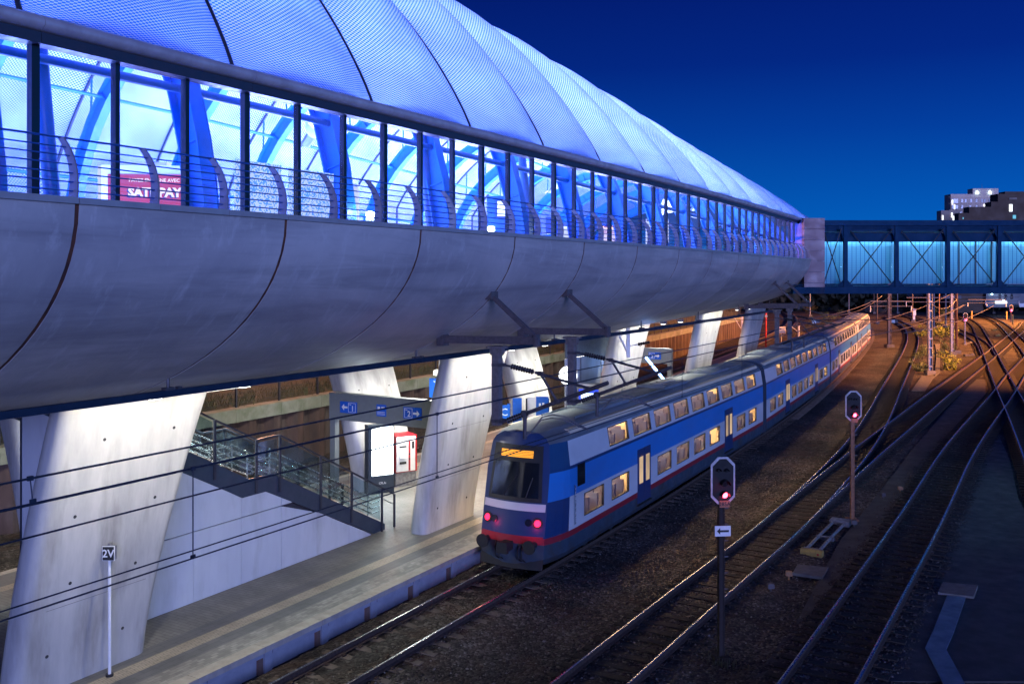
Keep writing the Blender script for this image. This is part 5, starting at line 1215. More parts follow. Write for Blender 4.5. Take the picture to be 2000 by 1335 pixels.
# ================================================================== sheet pile wall, fence and street beyond the platform
WX = -33.5
def wx(y): return WX+dl(y)*1.0
M['piling'] = surf('rusty_sheet_piling', (.085, .05, .04), (.045, .032, .03), 1.5, .8, stretch=(1, 1, .25), c3=(.10, .085, .075), s3=.8)
M['cap'] = surf('mossy_concrete_cap', (.22, .23, .19), (.15, .17, .12), 1.1, .8, bump=.1, c3=(.09, .11, .06), s3=.8)
rw = thing('retaining_wall', 'rusty corrugated sheet pile wall with mossy concrete cap behind the far track', 'wall', (wx(60), 60, 0))
Yw = np.arange(16, 150, .42); mb = MB(); row = []; ZC = 2.35
for i, y in enumerate(Yw):
    o = (0, .30)[(i//2) % 2]; row.append((wx(y)+o, y))
mb.grid([[(x, y, -.4) for x, y in row], [(x, y, ZC) for x, y in row]]); mb.build('sheet_piling', M['piling'], rw)
mb = MB()
for y in np.arange(16, 150, 3.0): mb.beam((wx(y)+.05, y+.01, ZC+.3), (wx(y+3)+.05, y+2.99, ZC+.3), .75, .62)
mb.build('concrete_cap', M['cap'], rw)
fe = thing('boundary_fence', 'dark mesh fence on top of the sheet pile wall', 'fence', (wx(60), 60, ZC+.6))
M['mesh'] = None
def mesh_mat():
    m, t, b, o = new_mat('fence_mesh'); L = t.links
    tc = nd(t, 'ShaderNodeTexCoord'); sp = nd(t, 'ShaderNodeSeparateXYZ'); L.new(tc.outputs['Object'], sp.inputs[0]); ls = []
    for ax, per, w in (('Y', .06, .22), ('Z', .22, .07)):
        a = nd(t, 'ShaderNodeMath', operation='DIVIDE'); L.new(sp.outputs[ax], a.inputs[0]); a.inputs[1].default_value = per
        f = nd(t, 'ShaderNodeMath', operation='FRACT'); L.new(a.outputs[0], f.inputs[0]); l = nd(t, 'ShaderNodeMath', operation='LESS_THAN'); L.new(f.outputs[0], l.inputs[0]); l.inputs[1].default_value = w; ls.append(l)
    s = nd(t, 'ShaderNodeMath', operation='MAXIMUM'); L.new(ls[0].outputs[0], s.inputs[0]); L.new(ls[1].outputs[0], s.inputs[1])
    b.inputs['Base Color'].default_value = (.02, .03, .03, 1); L.new(s.outputs[0], b.inputs['Alpha']); return m
M['mesh'] = mesh_mat()
for y in np.arange(17, 148, 2.9):
    mb = MB(); mb.box((wx(y)-.1, y, ZC+1.55), (.09, .09, 1.95)); mb.build('post', M['steel_dark'], fe)
for y in np.arange(17, 145, 2.9):
    mb = MB(); mb.quad((wx(y)-.1, y+.05, ZC+.64), (wx(y+2.9)-.1, y+2.85, ZC+.64), (wx(y+2.9)-.1, y+2.85, ZC+2.45), (wx(y)-.1, y+.05, ZC+2.45)); mb.build('mesh_panel', M['mesh'], fe)
M['verge'] = surf('rough_grass_soil', (.05, .055, .025), (.03, .038, .018), 3, .9, bump=.3)
M['street'] = surf('worn_street_asphalt', (.14, .11, .10), (.10, .085, .08), 1, .7)
mb = MB(); mb.grid([[(wx(y)-.3, y, ZC+.5), (wx(y)-3.2, y, ZC+.95), (wx(y)-6.5, y, ZC+1.1)] for y in yb2] if False else [[(wx(y)-.3, y, ZC+.5), (wx(y)-3.2, y, ZC+.95), (wx(y)-6.5, y, ZC+1.1)] for y in np.arange(10, 160, 5.0)]); struct(mb.build('grass_verge', M['verge']))
mb = MB(); mb.grid([[(wx(y)-6.5, y, ZC+1.1), (wx(y)-34, y, ZC+2.0)] for y in np.arange(10, 160, 5.0)]); struct(mb.build('street', M['street']))
# grass blades on the verge and weeds by the tracks
def tufts(name, label, spots, n, h, mat, spread=.5):
    V = []; Fc = []
    for (x, y, z, k) in spots:
        for _ in range(int(n*k)):
            a = rng.uniform(0, 2*PI); px = x+rng.normal(0, spread); py = y+rng.normal(0, spread); hh = h*rng.uniform(.4, 1.1)*k**.3; w = .018; l = rng.normal(0, .3, 2)*hh
            b = len(V); V += [(px-w*math.cos(a), py-w*math.sin(a), z), (px+w*math.cos(a), py+w*math.sin(a), z), (px+l[0]*.5+w*.6*math.cos(a), py+l[1]*.5+w*.6*math.sin(a), z+hh*.6), (px+l[0], py+l[1], z+hh)]
            Fc += [(b, b+1, b+2), (b, b+2, b+3)]
    me = bpy.data.meshes.new(name); me.from_pydata(V, [], Fc); me.materials.append(mat); o = bpy.data.objects.new(name, me); COL.objects.link(o); return tag(o, label, 'grass', kind='stuff')
M['blade'] = surf('grass_blade', (.07, .09, .025), (.11, .10, .035), 2, .7)
sp_ = [(wx(y)-rng.uniform(.5, 3.0), y, ZC+.55+.1*rng.random(), 1) for y in np.arange(18, 130, .30)]
tufts('grass', 'rough grass growing behind the fence above the sheet piling', sp_, 26, .55, M['blade'], .4)
# street lamp over the street (hidden by the hall) and glow on the bank
for (x, y) in ((-48, 45), (-52, 80), (-56, 115)):
    t = thing('street_lamp', 'orange street lamp on the road behind the retaining wall', 'street lamp', (x, y, ZC+1.5), group='street lamps on the road')
    mb = MB(); mb.tube([(0, 0, 0), (0, 0, 7.5), (1.2, 0, 8.0)], .07, 8); mb.build('pole', M['galv'], t, world=False)
    M['sodium'] = M.get('sodium') or emis('sodium_lamp', (1, .45, .12), 20)
    mb = MB(); mb.box((1.4, 0, 7.95), (.6, .25, .12)); mb.build('lantern', M['sodium'], t, world=False)
    lamp('POINT', 'street_light', (x+1.6, y, ZC+9.2), 11000, (1, .36, .16), size=.3)

# ================================================================== yard floodlights, beyond the right edge of the view
for i, (X, Z, h, p) in enumerate(((62, 72, 15, 270000), (92, 120, 17, 560000), (125, 190, 18, 650000))):
    q = CAM+R*X+F*Z; t = thing('floodlight_mast', ('floodlight mast right of the crossing beyond the picture edge', 'tall floodlight mast far right of the yard', 'floodlight mast far behind the footbridge')[i], 'light mast', (q.x, q.y, -.3))
    mb = MB(); mb.tube([(0, 0, 0), (0, 0, h)], [.22, .10], 10); mb.build('mast', M['galv'], t, world=False); mb = MB(); mb.box((0, 0, h), (1.2, .5, .25)); mb.build('lantern', M['sodium'], t, world=False)
    lamp('SPOT', 'yard_light', (q.x, q.y, h-.4), p, (1, .34, .08), (q-R*(22, 36, 40)[i]+F*(28, 8, 4)[i]).to_tuple()[:2]+(0,), 1.2, spot=(84, 90, 110)[i]).data.spot_blend = 1.0

# ================================================================== masts, portals and wires beyond the bridge
def mast(px, py, top, w, label, mat, kind='tube', base=True):
    p = atz(px, py, -.27); t = thing('catenary_mast', label, 'mast', p, YAW, group='catenary masts beyond the bridge')
    mb = MB()
    if kind == 'h':
        mb.box((-w/2, 0, top/2), (.03, w, top)); mb.box((w/2, 0, top/2), (.03, w, top)); mb.box((0, 0, top/2), (w, .03, top))
        for z in np.arange(.8, top, .9): mb.box((0, -w/2+.01, z), (w, .02, .12))
    else: mb.tube([(0, 0, 0), (0, 0, top)], w/2, 8)
    mb.build('column', mat, t, smooth=40, world=False)
    mb = MB(); mb.box((0, 0, .15), (w*2.4, w*2.4, .5)); mb.build('footing', M['slab'], t, world=False); return t
M['mast_brown'] = surf('dark_red_mast', (.06, .018, .015), (.045, .015, .012), 6, .6)
mast(1816, 731, 9.0, .34, 'nearest grey mast with a red band beside the cable cover path', M['galv'], 'h')
mast(1859, 694, 8.6, .32, 'grey mast beside the yellow bush', M['galv'], 'h'); mast(1868, 690, 9, .34, 'dark red mast right of the yellow bush', M['mast_brown'])
mast(1737, 678, 8.8, .42, 'thick mast with counterweights left of the curved track', M['galv_dark'], 'h')
for px, py, l, m in ((1582, 618, 'thin far mast above the left far track', 'galv'), (1707, 612, 'thin mast left of the thick one in the distance', 'rust_mast'), (1713, 632, 'short mast by the counterweight mast', 'rust_mast'), (1753, 612, 'far mast between two portals', 'galv'), (1782, 628, 'far brown mast with a white box', 'rust_mast'), (1811, 645, 'far mast left of the nearest grey one', 'galv'), (1824, 641, 'mast close behind the nearest grey mast', 'galv'), (1834, 626, 'orange lattice mast in the distance', 'pole_orange'), (1847, 640, 'far grey mast left of the yellow bush', 'galv'), (1886, 612, 'far mast behind the far red signal', 'pole_orange'), (1902, 612, 'far mast right of the far red signal', 'rust_mast'), (1940, 612, 'far mast near the pale lit building', 'rust_mast'), (1658, 612, 'far mast above the train', 'galv')):
    if m == 'rust_mast' and m not in M: M[m] = surf('rusty_mast', (.16, .10, .07), (.11, .07, .05), 5, .65)
    mast(px, py, 8.6, .30, l, M[m])
def gantry(x0, x1, y, Z, label):
    a = atd(x0, y, Z); b = atd(x1, y, Z); t = thing('wire_gantry', label, 'gantry', a, group='gantries beyond the bridge'); mb = MB(); mb.beam(a, b, .12, .12); mb.beam(a-Vector((0, 0, .7)), b-Vector((0, 0, .7)), .08, .08)
    mb.build('beam', M['galv_dark'], t)
    n = max(2, int((b-a).length/6))
    for i in range(n+1): p = a+(b-a)*(i/n); mb = MB(); insul(mb, p-Vector((0, 0, .7)), p-Vector((0, 0, 1.5)), .09, 3); mb.build('insulator', M['white'], t)
gantry(1770, 1860, 581, 150, 'grey wire gantry left of centre under the footbridge'); gantry(1860, 1990, 580, 170, 'grey wire gantry in front of the pale building'); gantry(1700, 1780, 588, 130, 'low grey wire gantry above the curving tracks'); gantry(1890, 1965, 585, 200, 'farthest wire gantry under the bridge')
M['lit_wire'] = surf('lit_tone_catenary_wire', (.16, .135, .10), None, 4, .4, metal=.4)  # floodlight on the wires is put into a paler, warmer colour
def sag(p0, p1, s, n=12): return [p0+(p1-p0)*(i/n)-Vector((0, 0, s*4*(i/n)*(1-i/n))) for i in range(n+1)]
for i, (a, b, s, l) in enumerate((((1566, 600, 75), (1722, 578, 95), 1.2, 'bright sagging wire above the far end of the train'), ((1683, 635, 80), (1880, 560, 140), .6, 'bright wire rising right from above the train'), ((1690, 657, 70), (1885, 595, 120), .5, 'lower bright wire crossing the curved track'), ((1752, 634, 75), (1882, 595, 110), .4, 'wire in front of the nearest grey mast'), ((1766, 650, 70), (1940, 597, 130), .5, 'long wire passing the far red signal'), ((1818, 592, 100), (1868, 585, 110), .8, 'deeply sagging short wire by the dark red mast'), ((1560, 624, 70), (1700, 590, 110), .3, 'thin wire left of the gantry'))):
    wire('overhead_wire', sag(atd(*a), atd(*b), s), .035, l, group='bright wires beyond the bridge', mat=M['lit_wire'])
# yellow marker posts, tripods, cabinets
M['ypost'] = surf('yellow_marker_post', (.55, .34, .06), (.45, .27, .05), 5, .6)
for px, py, h, l in ((1898, 622, 1.7, 'small yellow post beside the far red signal'), (1966, 624, 1.8, 'yellow post under the farthest red signal'), (1978, 633, 1.9, 'yellow post right of the farthest signal'), (1917, 610, 1.6, 'most distant small yellow post')):
    p = atz(px, py, -.27); t = thing('marker_post', l, 'post', p, YAW, group='yellow posts in the yard'); mb = MB(); mb.box((0, 0, h/2), (.22, .2, h)); mb.box((0, 0, h), (.28, .26, .06)); mb.build('post', M['ypost'], t, world=False)
for px, py, w, l in ((1945, 633, .9, 'small yellow sleeper end box far right'), (1943, 645, 1.0, 'yellow slab between the far right tracks'), (1948, 656, .9, 'nearest yellow slab between the far right tracks'), (1890, 671, 1.3, 'pale slab beside the far red signal foot'), (1893, 695, 1.2, 'grey slab by the crossing track')):
    p = atz(px, py, -.27); t = thing('concrete_block', l, 'block', p, YAW, group='small slabs in the yard'); mb = MB(); mb.box((0, 0, .1), (w, .5, .22)); mb.box((w*.3, .05, .26), (w*.25, .3, .12)); mb.build('block', M['ypost'] if 'yellow' in l else M['slab'], t, world=False)
p = atz(1782, 627, -.27); t = thing('equipment_cabinet', 'white cabinet on a post beyond the curved track', 'cabinet', atz(1784, 627, -.27), YAW); mb = MB(); mb.box((0, 0, 1.9), (.9, .5, 1.3)); mb.box((0, 0, .6), (.6, .3, 1.3)); mb.build('cabinet', M['white'], t, world=False); mb = MB(); mb.box((0, 0, 2.62), (1.1, .7, .12)); mb.build('roof', M['galv'], t, world=False)
for px, py, Z, l in ((1593, 627, 62, 'grey and white wire weight box above the grass'), (1747, 627, 72, 'grey and white wire weight box left of the grey mast')):
    t = thing('wire_marker', l, 'marker', atd(px, py, Z), YAW); mb = MB(); mb.box((-.12, 0, 0), (.24, .18, .26)); mb.build('pale_half', M['white'], t, world=False); mb = MB(); mb.box((.12, 0, 0), (.24, .18, .24)); mb.build('dark_half', M['galv_dark'], t, world=False); mb = MB(); mb.tube([(-6, 0, .1), (6, .4, .1)], .02, 5); mb.build('wire', M['wire'], t, world=False)
p = atz(1735, 677, -.27); t = thing('counterweight', 'dark stacked counterweight at the foot of the thick mast', 'counterweight', p+R*.0-F*.5, YAW); mb = MB(); [mb.disc((0, 0, .35+.12*i), (0, 0, 1), .36-.02*(i % 2), .10, 14) for i in range(5)]; mb.build('discs', M['black'], t, world=False)

# ================================================================== bushes
def bush(px, py, h, w, label, c1, c2, n=900):
    p = atz(px, py, -.27); V = []; Fc = []; k = int(n)
    cl = [(rng.normal(0, w*.33), rng.normal(0, w*.3), abs(rng.normal(.5, .25))*h, rng.uniform(.18, .42)*min(w, h)) for _ in range(13)]
    for i in range(k):
        c = cl[i % len(cl)]; d = rng.normal(0, 1, 3); d /= np.linalg.norm(d); q = np.array(c[:3])+d*c[3]*rng.uniform(.4, 1.05); q[2] = max(.03, q[2]); u = rng.normal(0, 1, 3); u /= np.linalg.norm(u); v = np.cross(u, d); v /= (np.linalg.norm(v)+1e-6); s = rng.uniform(.05, .13); b = len(V)
        V += [tuple(q+u*s), tuple(q+v*s*.6), tuple(q-u*s), tuple(q-v*s*.6)]; Fc.append((b, b+1, b+2, b+3))
    t = thing('bush', label, 'bush', p, YAW, group='bushes by the tracks'); me = bpy.data.meshes.new('foliage'); me.from_pydata(V, [], Fc)
    m = surf('bush_leaves', c1, c2, 1.4, .6); me.materials.append(m); o = bpy.data.objects.new('foliage', me); COL.objects.link(o); o.parent = t
    mb = MB()
    for c in cl[:7]: mb.tube([(0, 0, 0), (c[0]*.5, c[1]*.5, c[2]*.5), (c[0], c[1], c[2])], [.03, .02, .008], 5)
    mb.build('stem', M['sleeper_wood'], t, world=False)
YG = ((.26, .28, .03), (.16, .20, .03)); GR = ((.16, .18, .06), (.09, .12, .04))
bush(1846, 664, 2.4, 3.2, 'bright yellow-green bush between the grey masts', *YG, 1500); bush(1806, 657, 1.7, 2.2, 'yellow-green bush behind the nearest grey mast', *YG, 800); bush(1852, 722, 1.8, 1.5, 'yellow-green bush at the end of the cable cover path', *YG, 700); bush(1846, 690, 1.6, 1.8, 'pale green bush between path and grey masts', *GR, 800)
bush(1802, 702, 1.6, 1.7, 'grey-green bush left of the nearest grey mast', *GR, 900); bush(1796, 724, 1.2, 1.4, 'low grey-green bush at the foot of the nearest mast', *GR, 700); bush(1620, 628, 2.4, 5.0, 'green bush behind the far end of the train', *GR, 1200); bush(1590, 645, 1.6, 4.0, 'low pale bush between train and far track', (.14, .12, .05), (.09, .09, .03), 900); bush(1560, 660, 1.3, 3.0, 'low dry bush at the far platform end', (.12, .09, .04), (.08, .06, .03), 700); bush(1575, 612, 2.0, 2.5, 'small orange-lit bush by the far fence', (.15, .11, .02), (.10, .08, .02), 600); bush(1840, 618, 2.6, 5, 'dark bush in front of the far fence', *GR, 700)
M['weed'] = surf('dry_weeds', (.06, .055, .035), (.04, .04, .025), 2, .8)
w = [tuple(atz(px, py, -.28))+(1,) for px, py in ((1408, 1290), (1400, 1300), (1418, 1296), (1395, 1285))]
tufts('weeds', 'dry weeds around the foot of the near signal', w, 40, .2, M['weed'], .16)

# ================================================================== far buildings
def lat(t, name, c, s, m): mb = MB(); mb.box(c, s); return mb.build(name, m, t, world=False)
M['facade'] = surf('pale_grey_render', (.66, .50, .40), (.58, .44, .36), .4, .7); M['facade2'] = surf('dark_brown_facade', (.085, .05, .03), (.07, .042, .026), .3, .7)
M['win_dark'] = M['dark_glass']; M['win_lit'] = emis('cool_lit_window', (.85, .93, 1), 2.2); M['win_warm'] = emis('warm_lit_window', (1, .8, .6), 1.6); M['win_cyan'] = emis('cyan_lit_window', (.12, .75, .95), .6); M['lamp_cyan'] = emis('roof_lamp', (.55, .9, 1), 14)
Z = 340; sc = Z/1800
def bX(px): return (px-1000)*sc
def bZ(py): return (541-py)*sc
B = CAM+F*Z; B.z = 0
ab = thing('apartment_building', 'pale grey stepped apartment block with lit stair windows on the skyline', 'building', B, YAW); H0 = 9.2
def ablock(x0, x1, y0, y1, d, name, m): return lat(ab, name, ((bX(x0)+bX(x1))/2, d/2, (H0+bZ(y0)+0)/2+H0*0+(bZ(y1)-bZ(y1))*0+0) if False else ((bX(x0)+bX(x1))/2, d/2, H0+(bZ(y0)+bZ(y1))/2), (bX(x1)-bX(x0), d, bZ(y0)-bZ(y1)), m)
ablock(1857, 1949, 379, 606, 5, 'main_block', M['facade']); ablock(1900, 1950, 368, 379.3, 4, 'penthouse', M['facade'])
ablock(1838, 1857.2, 411, 606, 3.5, 'side_block', M['facade'])
for x0, y0 in ((1877, 389), (1884, 389), (1894.5, 389), (1905, 389), (1916, 389), (1921, 389), (1877, 401), (1905, 401), (1874.5, 413), (1893, 401)):
    lat(ab, 'window', (bX(x0+2), -.03, H0+bZ(y0+3)), (3.6*sc, .12, 6.2*sc), M['win_dark'])
for x0, x1, y0, y1 in ((1859.5, 1871, 388.5, 396.5), (1859.5, 1871, 400.5, 408.5), (1931, 1943, 388, 395)): lat(ab, 'balcony', ((bX(x0)+bX(x1))/2, -.03, H0+(bZ(y0)+bZ(y1))/2), ((x1-x0)*sc, .14, (y1-y0)*sc), M['win_dark'])
for y in (385, 397.5, 409.5, 421.5): lat(ab, 'string_course', (bX(1898.5), -.12, H0+bZ(y)), (bX(1949)-bX(1857), .25, .12), M['facade'])
for x, y in ((1860, 395), (1864, 404), (1859, 420), (1862, 426), (1841, 425)): lat(ab, 'lit_window', (bX(x), -.08, H0+bZ(y)), (2.2*sc, .2, 9*sc), M['win_lit'])
lat(ab, 'lit_window', (bX(1928), -.08, H0+bZ(401)), (14*sc, .2, 4*sc), M['win_lit']); lat(ab, 'lit_window', (bX(1885.5), -.08, H0+bZ(413.5)), (3*sc, .2, 5*sc), M['win_warm'])
for x in (1908.5, 1933.5): lat(ab, 'roof_lamp', (bX(x), -.2, H0+bZ(376.5)), (3.4*sc, .4, 3*sc), M['lamp_cyan']); lat(ab, 'lamp_post', (bX(x), -.1, H0+bZ(374)), (1.0*sc, .2, 3*sc), M['lamp_cyan'])
mb = MB(); mb.tube([(bX(1926), 3, H0+bZ(368)), (bX(1926), 3, H0+bZ(358))], .05, 5); mb.build('antenna', M['galv'], ab, world=False)
Z = 300; sc = Z/1800; B = CAM+F*Z; B.z = 0
bb = thing('office_building', 'dark brown stepped building with a few cyan lit windows', 'building', B, YAW)
def bblock(x0, x1, y0, y1, d, name): return lat(bb, name, ((bX(x0)+bX(x1))/2, d/2, 9.2+(bZ(y0)+bZ(y1))/2), (bX(x1)-bX(x0), d, bZ(y0)-bZ(y1)), M['facade2'])
bblock(1949, 2090, 378.5, 628, 5, 'tall_block'); bblock(1963, 2100, 374, 378.6, 4, 'top_storey'); bblock(1893, 1949.1, 404, 628, 4, 'low_block'); bblock(1872.5, 1893.1, 416, 628, 3, 'end_block'); bblock(1936, 1949.2, 394, 404.1, 4, 'step_block')
lat(bb, 'lit_window', (bX(1974), -.05, 9.2+bZ(406)), (6*sc, .14, 14*sc), M['win_lit']).scale = (1, 1, 1)
lat(bb, 'lit_window', (bX(1981), -.05, 9.2+bZ(423.5)), (6*sc, .14, 7*sc), M['win_cyan']); lat(bb, 'lit_window', (bX(1981), -.05, 9.2+bZ(444)), (6*sc, .14, 3*sc), M['win_cyan'])
lat(bb, 'canopy', (bX(1978), -.1, 9.2+bZ(388)), (15*sc, .3, 4*sc), surf('lit_soffit', (.20, .16, .13), None, 1, .6))
lat(bb, 'window', (bX(1881), -.05, 9.2+bZ(426)), (1.6*sc, .1, 3.4*sc), M['win_cyan'])
# pale lit hall under the bridge
Z = 230; sc = Z/1800; B = CAM+F*Z; B.z = 0
ph = thing('depot_building', 'pale metal clad depot with bright lamps under the right end of the bridge', 'building', B, YAW)
M['paling'] = surf('dark_paling', (.05, .035, .03), (.035, .027, .022), 1, .8)
M['pale_clad'] = surf('pale_metal_cladding', (.10, .11, .14), (.08, .09, .12), .5, .5)
lat(ph, 'main_wall', (bX(1995), 6, 9.2+(bZ(540)+bZ(600))/2), (bX(2064)-bX(1926), 12, bZ(540)-bZ(600)), M['pale_clad'])
lat(ph, 'dark_wall', (bX(1900), 6, 9.2+(bZ(568)+bZ(607))/2), (bX(1926)-bX(1876), 10, bZ(560)-bZ(607)), M['facade2'])
for x in (1953, 1964, 1976): mb = MB(); mb.disc((bX(x), -.03, 9.2+bZ(576)), (0, 1, 0), 2.6*sc, .1, 16); mb.box((bX(x), -.03, 9.2+bZ(580)), (5.2*sc, .1, 8*sc)); mb.build('arched_window', M['dark_glass'], ph, world=False)
lat(ph, 'lit_canopy', (bX(1953), -.5, 9.2+bZ(590)), (20*sc, .8, 5*sc), M['win_lit']); lat(ph, 'white_fence', (bX(1993), -3, 9.2+bZ(595)), (30*sc, .2, 7*sc), M['white'])
for x, y in ((1935, 574), (1955, 572), (1958, 587)): lat(ph, 'wall_lamp', (bX(x), -.6, 9.2+bZ(y)), (2.2*sc, .3, 2.4*sc), M['lamp_cyan'])
lamp('POINT', 'depot_light', B+R*bX(1957)-F*3+Vector((0, 0, 5.5)), 160, (.7, .88, 1), size=.5)
lat(ph, 'low_wall', (bX(1862), 2, 9.2+bZ(580)), (bX(1880)-bX(1845), 3, 6*sc), M['pale_clad'])
# far palisade fence and dark tree belt closing the yard
M['paling'] = surf('dark_paling', (.05, .035, .03), (.035, .027, .022), 1, .8)
pf = thing('palisade_fence', 'dark paling fence across the far end of the yard', 'fence', atz(1790, 610, -.3))
mb = MB(); a = atz(1690, 609, -.3); b = atz(1950, 606, -.3); n = 150
for i in range(n): p = a+(b-a)*(i/n); mb.box(p+Vector((0, 0, 1.5)), (.35, .1, 3.0), rz=YAW)
mb.build('paling', M['paling'], pf); mb = MB(); mb.beam(a+Vector((0, 0, 2.4)), b+Vector((0, 0, 2.4)), .1, .2); mb.build('rail', M['paling'], pf)
V = []; Fc = []
for i in range(9000):
    q = rng.random(); X = 20+q*150; Zd = 262+rng.normal(0, 5); hmax = 5.5+2.0*math.sin(X*.09)+1.5*math.sin(X*.31+1); p = CAM+R*X+F*Zd; z = rng.uniform(0, hmax)+rng.normal(0, .3); c = np.array((p.x, p.y, z)); u = rng.normal(0, .55, 3); v = rng.normal(0, .55, 3); b = len(V); V += [tuple(c+u), tuple(c+v), tuple(c-u), tuple(c-v)]; Fc.append((b, b+1, b+2, b+3))
me = bpy.data.meshes.new('tree_belt'); me.from_pydata(V, [], Fc); me.materials.append(surf('dark_foliage', (.03, .035, .02), (.02, .025, .015), 1, .8)); o = bpy.data.objects.new('tree_belt', me); COL.objects.link(o); tag(o, 'dark belt of trees closing the far side of the yard', 'trees', kind='stuff')

# ================================================================== things inside the hall, seen through the glass
def inside(px0, px1, py0, x, zb, name, label, cat, rz):
    a = atx((px0+px1)/2, py0, x); Zd = (a-CAM).dot(F); w = (px1-px0)*Zd/1800; t = thing(name, label, cat, (a.x, a.y, zb), rz); return t, w, a.z-zb
M['poster_red'] = emis('backlit_red_poster', (.85, .055, .09), .75); M['poster_white'] = emis('backlit_white_lettering', (1, .95, 1), 1.3); M['poster_pale'] = emis('backlit_pale_poster', (.92, .80, 1), 1.0); M['poster_ink'] = surf('dark_ink', (.02, .02, .06), None, 2, .6); M['poster_redtext'] = emis('backlit_red_lettering', (.75, .05, .18), .6)
t, w, h = inside(214, 390, 341, -16.9, 10.0, 'advertising_board', 'red backlit advertising board behind the glass near the left edge', 'advertising board', YAW+.10)
lat(t, 'frame', (0, .06, h/2+.05), (w+.28, .1, h+.3), M['white']); lat(t, 'poster', (0, -.005, h/2), (w, .02, h), M['poster_red'])
text('PAYEZ EN LIGNE AVEC', .105, M['poster_white'], t, (-.0, -.022, h-.13), bold=.002)
text('SATISPAY', .265, M['poster_ink'], t, (-.02, -.020, h-.42), bold=.014, name='letter_shadow'); text('SATISPAY', .265, M['poster_white'], t, (.01, -.028, h-.40), bold=.014)
for x, z in ((-.88, .2), (-.8, .7), (.05, .12), (-.45, .1), (.62, .25)): text('€', .13, M['poster_white'], t, (x, -.022, h-1.15+z), name='symbol')
mb = MB(); s = .17; c = (.82, h-.92)
for k in range(2): mb.prism([(c[0]+(-.02 if k else .02), c[1]+(s if k else -s)), (c[0]+(s*1.1 if k else -s*1.1), c[1]), (c[0]+(.5*s if k else -.5*s), c[1]-(.5*s if k else -.5*s)), (c[0]+(.35*s if k else -.35*s), c[1]+(.05*s if k else -.05*s)), (c[0]+(-.2*s if k else .2*s), c[1]+(.55*s if k else -.55*s))], (0, -.02, 0), (1, 0, 0), (0, 0, 1), .006)
mb.build('emblem', M['poster_white'], t, world=False)
def pixel_mat():
    m, t, b, o = new_mat('pixel_printed_glass'); L = t.links
    tc = nd(t, 'ShaderNodeTexCoord'); sn = nd(t, 'ShaderNodeVectorMath', operation='SNAP'); L.new(tc.outputs['Object'], sn.inputs[0]); sn.inputs[1].default_value = (.026, .026, .026)
    wn = nd(t, 'ShaderNodeTexWhiteNoise'); L.new(sn.outputs[0], wn.inputs[0]); n = nd(t, 'ShaderNodeTexNoise', i_Scale=1.2); L.new(tc.outputs['Object'], n.inputs['Vector'])
    ad = nd(t, 'ShaderNodeMath', operation='ADD'); L.new(wn.outputs['Value'], ad.inputs[0]); L.new(n.outputs['Fac'], ad.inputs[1])
    ra = nd(t, 'ShaderNodeValToRGB'); L.new(ad.outputs[0], ra.inputs[0]); e = ra.color_ramp; e.interpolation = 'CONSTANT'; e.elements[0].color = (.14, .42, .95, 1); e.elements[1].position = .86; e.elements[1].color = (.66, .84, 1, 1)
    L.new(ra.outputs[0], b.inputs['Base Color']); L.new(ra.outputs[0], b.inputs['Emission Color']); b.inputs['Emission Strength'].default_value = .85; return m  # own emission stands in for hall light coming through the film
M['pixel'] = pixel_mat()
for (x0, x1, y0), l in zip(((458, 549, 310), (563, 651, 327)), ('left blue and white pixel printed panel behind the railing', 'right blue and white pixel printed panel behind the railing')):
    a = atx(x0, y0, -12.95); b = atx(x1, y0, -12.95); t = thing('printed_screen', l, 'panel', (-12.95, (a.y+b.y)/2, 9.7)); mb = MB(); mb.box((0, 0, (a.z-9.7)/2), (.02, b.y-a.y, a.z-9.7)); mb.build('panel', M['pixel'], t, world=False)
t, w, h = inside(960, 1030, 390, -15.5, 9.7, 'departure_screen', 'blue departure screen cabinet inside the hall', 'display', YAW)
lat(t, 'cabinet', (0, .2, h/2), (w*1.25, .4, h+.25), M['steel_blue']); lat(t, 'screen', (-.1, -.02, h-.33), (w*.62, .03, .62), M['blue_screen']); lat(t, 'table', (-.16, -.045, h-.30), (w*.4, .02, .5), M['blue_screen2'])
t, w, h = inside(1176, 1228, 441, -16.5, 9.7, 'shop_board', 'pale backlit shop board with red lettering far inside the hall', 'advertising board', YAW-.05)
lat(t, 'face', (0, 0, h/2), (w, .06, h), M['poster_pale']); lat(t, 'top_band', (0, -.036, h-.03), (w, .012, .06), M['poster_redtext']); text('DELHAIZE BELVAL', .17, M['poster_redtext'], t, (0, -.036, h-.28), bold=.003, sx=.82); text('7J/7', .30, M['poster_ink'], t, (0.1, -.036, h-.72), bold=.004)
M['kiosk'] = emis('glowing_white_kiosk', (.80, .90, 1), .9)  # walls given their own glow to look brightly lit
for x0, x1, y0, x, l in ((1090, 1140, 442, -18.5, 'white kiosk wall beside the blue letter i panel inside the hall'), (1262, 1305, 428, -15.5, 'large white lit panel far inside the hall'), (196, 330, 318, -21, 'long white shop wall behind the red board'), (664, 700, 360, -17.5, 'narrow white glowing wall behind the floor spotlight')):
    t, w, h = inside(x0, x1, y0, x, 9.7, 'kiosk_wall', l, 'kiosk', YAW); lat(t, 'wall', (0, 0, h/2), (w, .3, h), M['kiosk']); lat(t, 'trim', (0, -.16, h-.05), (w, .02, .1), M['galv'])
t, w, h = inside(1073, 1088, 424, -15.5, 9.7, 'information_sign', 'blue letter i sign inside the hall', 'sign', YAW); lat(t, 'plate', (0, 0, h-.3), (.55, .08, .62), M['blue_screen']); lat(t, 'post', (0, .08, (h-.6)/2), (.1, .06, h-.6), M['galv']); text('i', .6, M['poster_white'], t, (0, -.045, h-.3), bold=.012)
M['spot'] = emis('dazzling_floor_spot', (.55, .85, 1), 120)
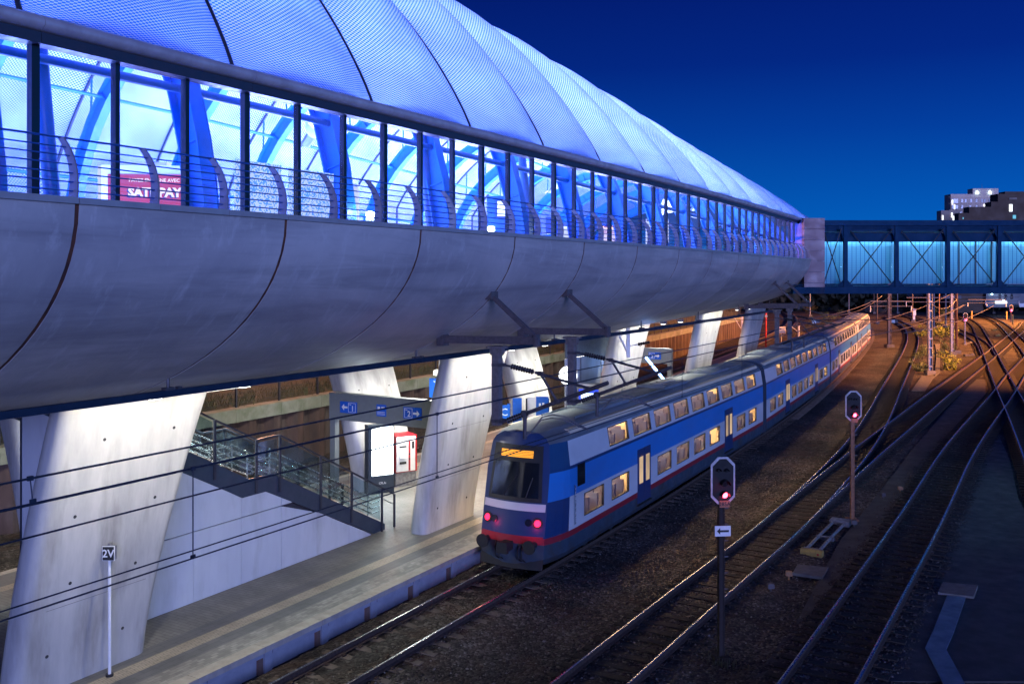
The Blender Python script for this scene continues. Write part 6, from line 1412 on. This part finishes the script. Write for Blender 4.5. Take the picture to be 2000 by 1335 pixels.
for px, py, x, l in ((724, 420, -13.3, 'dazzling spotlight on the hall floor edge, nearer one'), (959, 448, -13.4, 'dazzling spotlight on the hall floor edge, farther one')):
    a = atx(px, py, x); t = thing('floor_spotlight', l, 'spotlight', a, YAW); mb = MB(); mb.disc((0, -.06, 0), (0, 1, .15), .085, .04, 16); mb.build('lens', M['spot'], t, world=False); mb = MB(); mb.box((0, .05, -.02), (.22, .16, .22)); mb.tube([(0, .05, -.1), (0, .05, -.5)], .02, 6); mb.build('housing', M['galv'], t, world=False)
    lamp('POINT', 'spot_light', a-F*.35+Vector((0, 0, .1)), 40, (.45, .75, 1), size=.1)
M['dish'] = emis('glowing_floodlight_face', (.80, .92, 1), 7); M['dish_body'] = surf('pale_blue_casting', (.35, .42, .50), (.30, .37, .45), 4, .4)
for i, (px, py, x, r) in enumerate(((622, 243, -15.0, .30), (1096, 350, -15.6, .34), (1306, 401, -16, .38), (1366, 396, -19, .30))):
    a = atx(px, py, x); t = thing('roof_floodlight', 'round floodlight with finned back aimed at the roof inside the hall', 'floodlight', a, YAW+.9, group='round floodlights inside the hall')
    mb = MB(); mb.disc((0, -.02, .02), (.0, -1, .9), r, .05, 24); mb.build('face', M['dish'], t, smooth=40, world=False)
    ax = Vector((0, 1, -.9)).normalized(); c = Vector((0, .02, -.02)); mb = MB(); mb.tube([c, c+ax*.12, c+ax*.26, c+ax*.34], [r, r*.92, r*.6, r*.3], 20); mb.tube([c+ax*.3, c+ax*.62], .12, 12); mb.build('body', M['dish_body'], t, smooth=50, world=False)
    mb = MB(); [mb.box(c+ax*(.36+.05*k), (.30, .02, .24), rot=Matrix.Rotation(.73, 3, 'X')) for k in range(5)]; mb.tube([c+ax*.4, c+ax*.4+Vector((.1, .5, -.15))], .03, 6); mb.build('fins', M['galv'], t, world=False)
    lamp('SPOT', 'roof_flood_light', a+Matrix.Rotation(YAW+.9, 3, 'Z')@Vector((0, -.1, .1)), 160, (.62, .75, 1), a+Matrix.Rotation(YAW+.9, 3, 'Z')@Vector((0, -3, 2.7)), .15, spot=120)
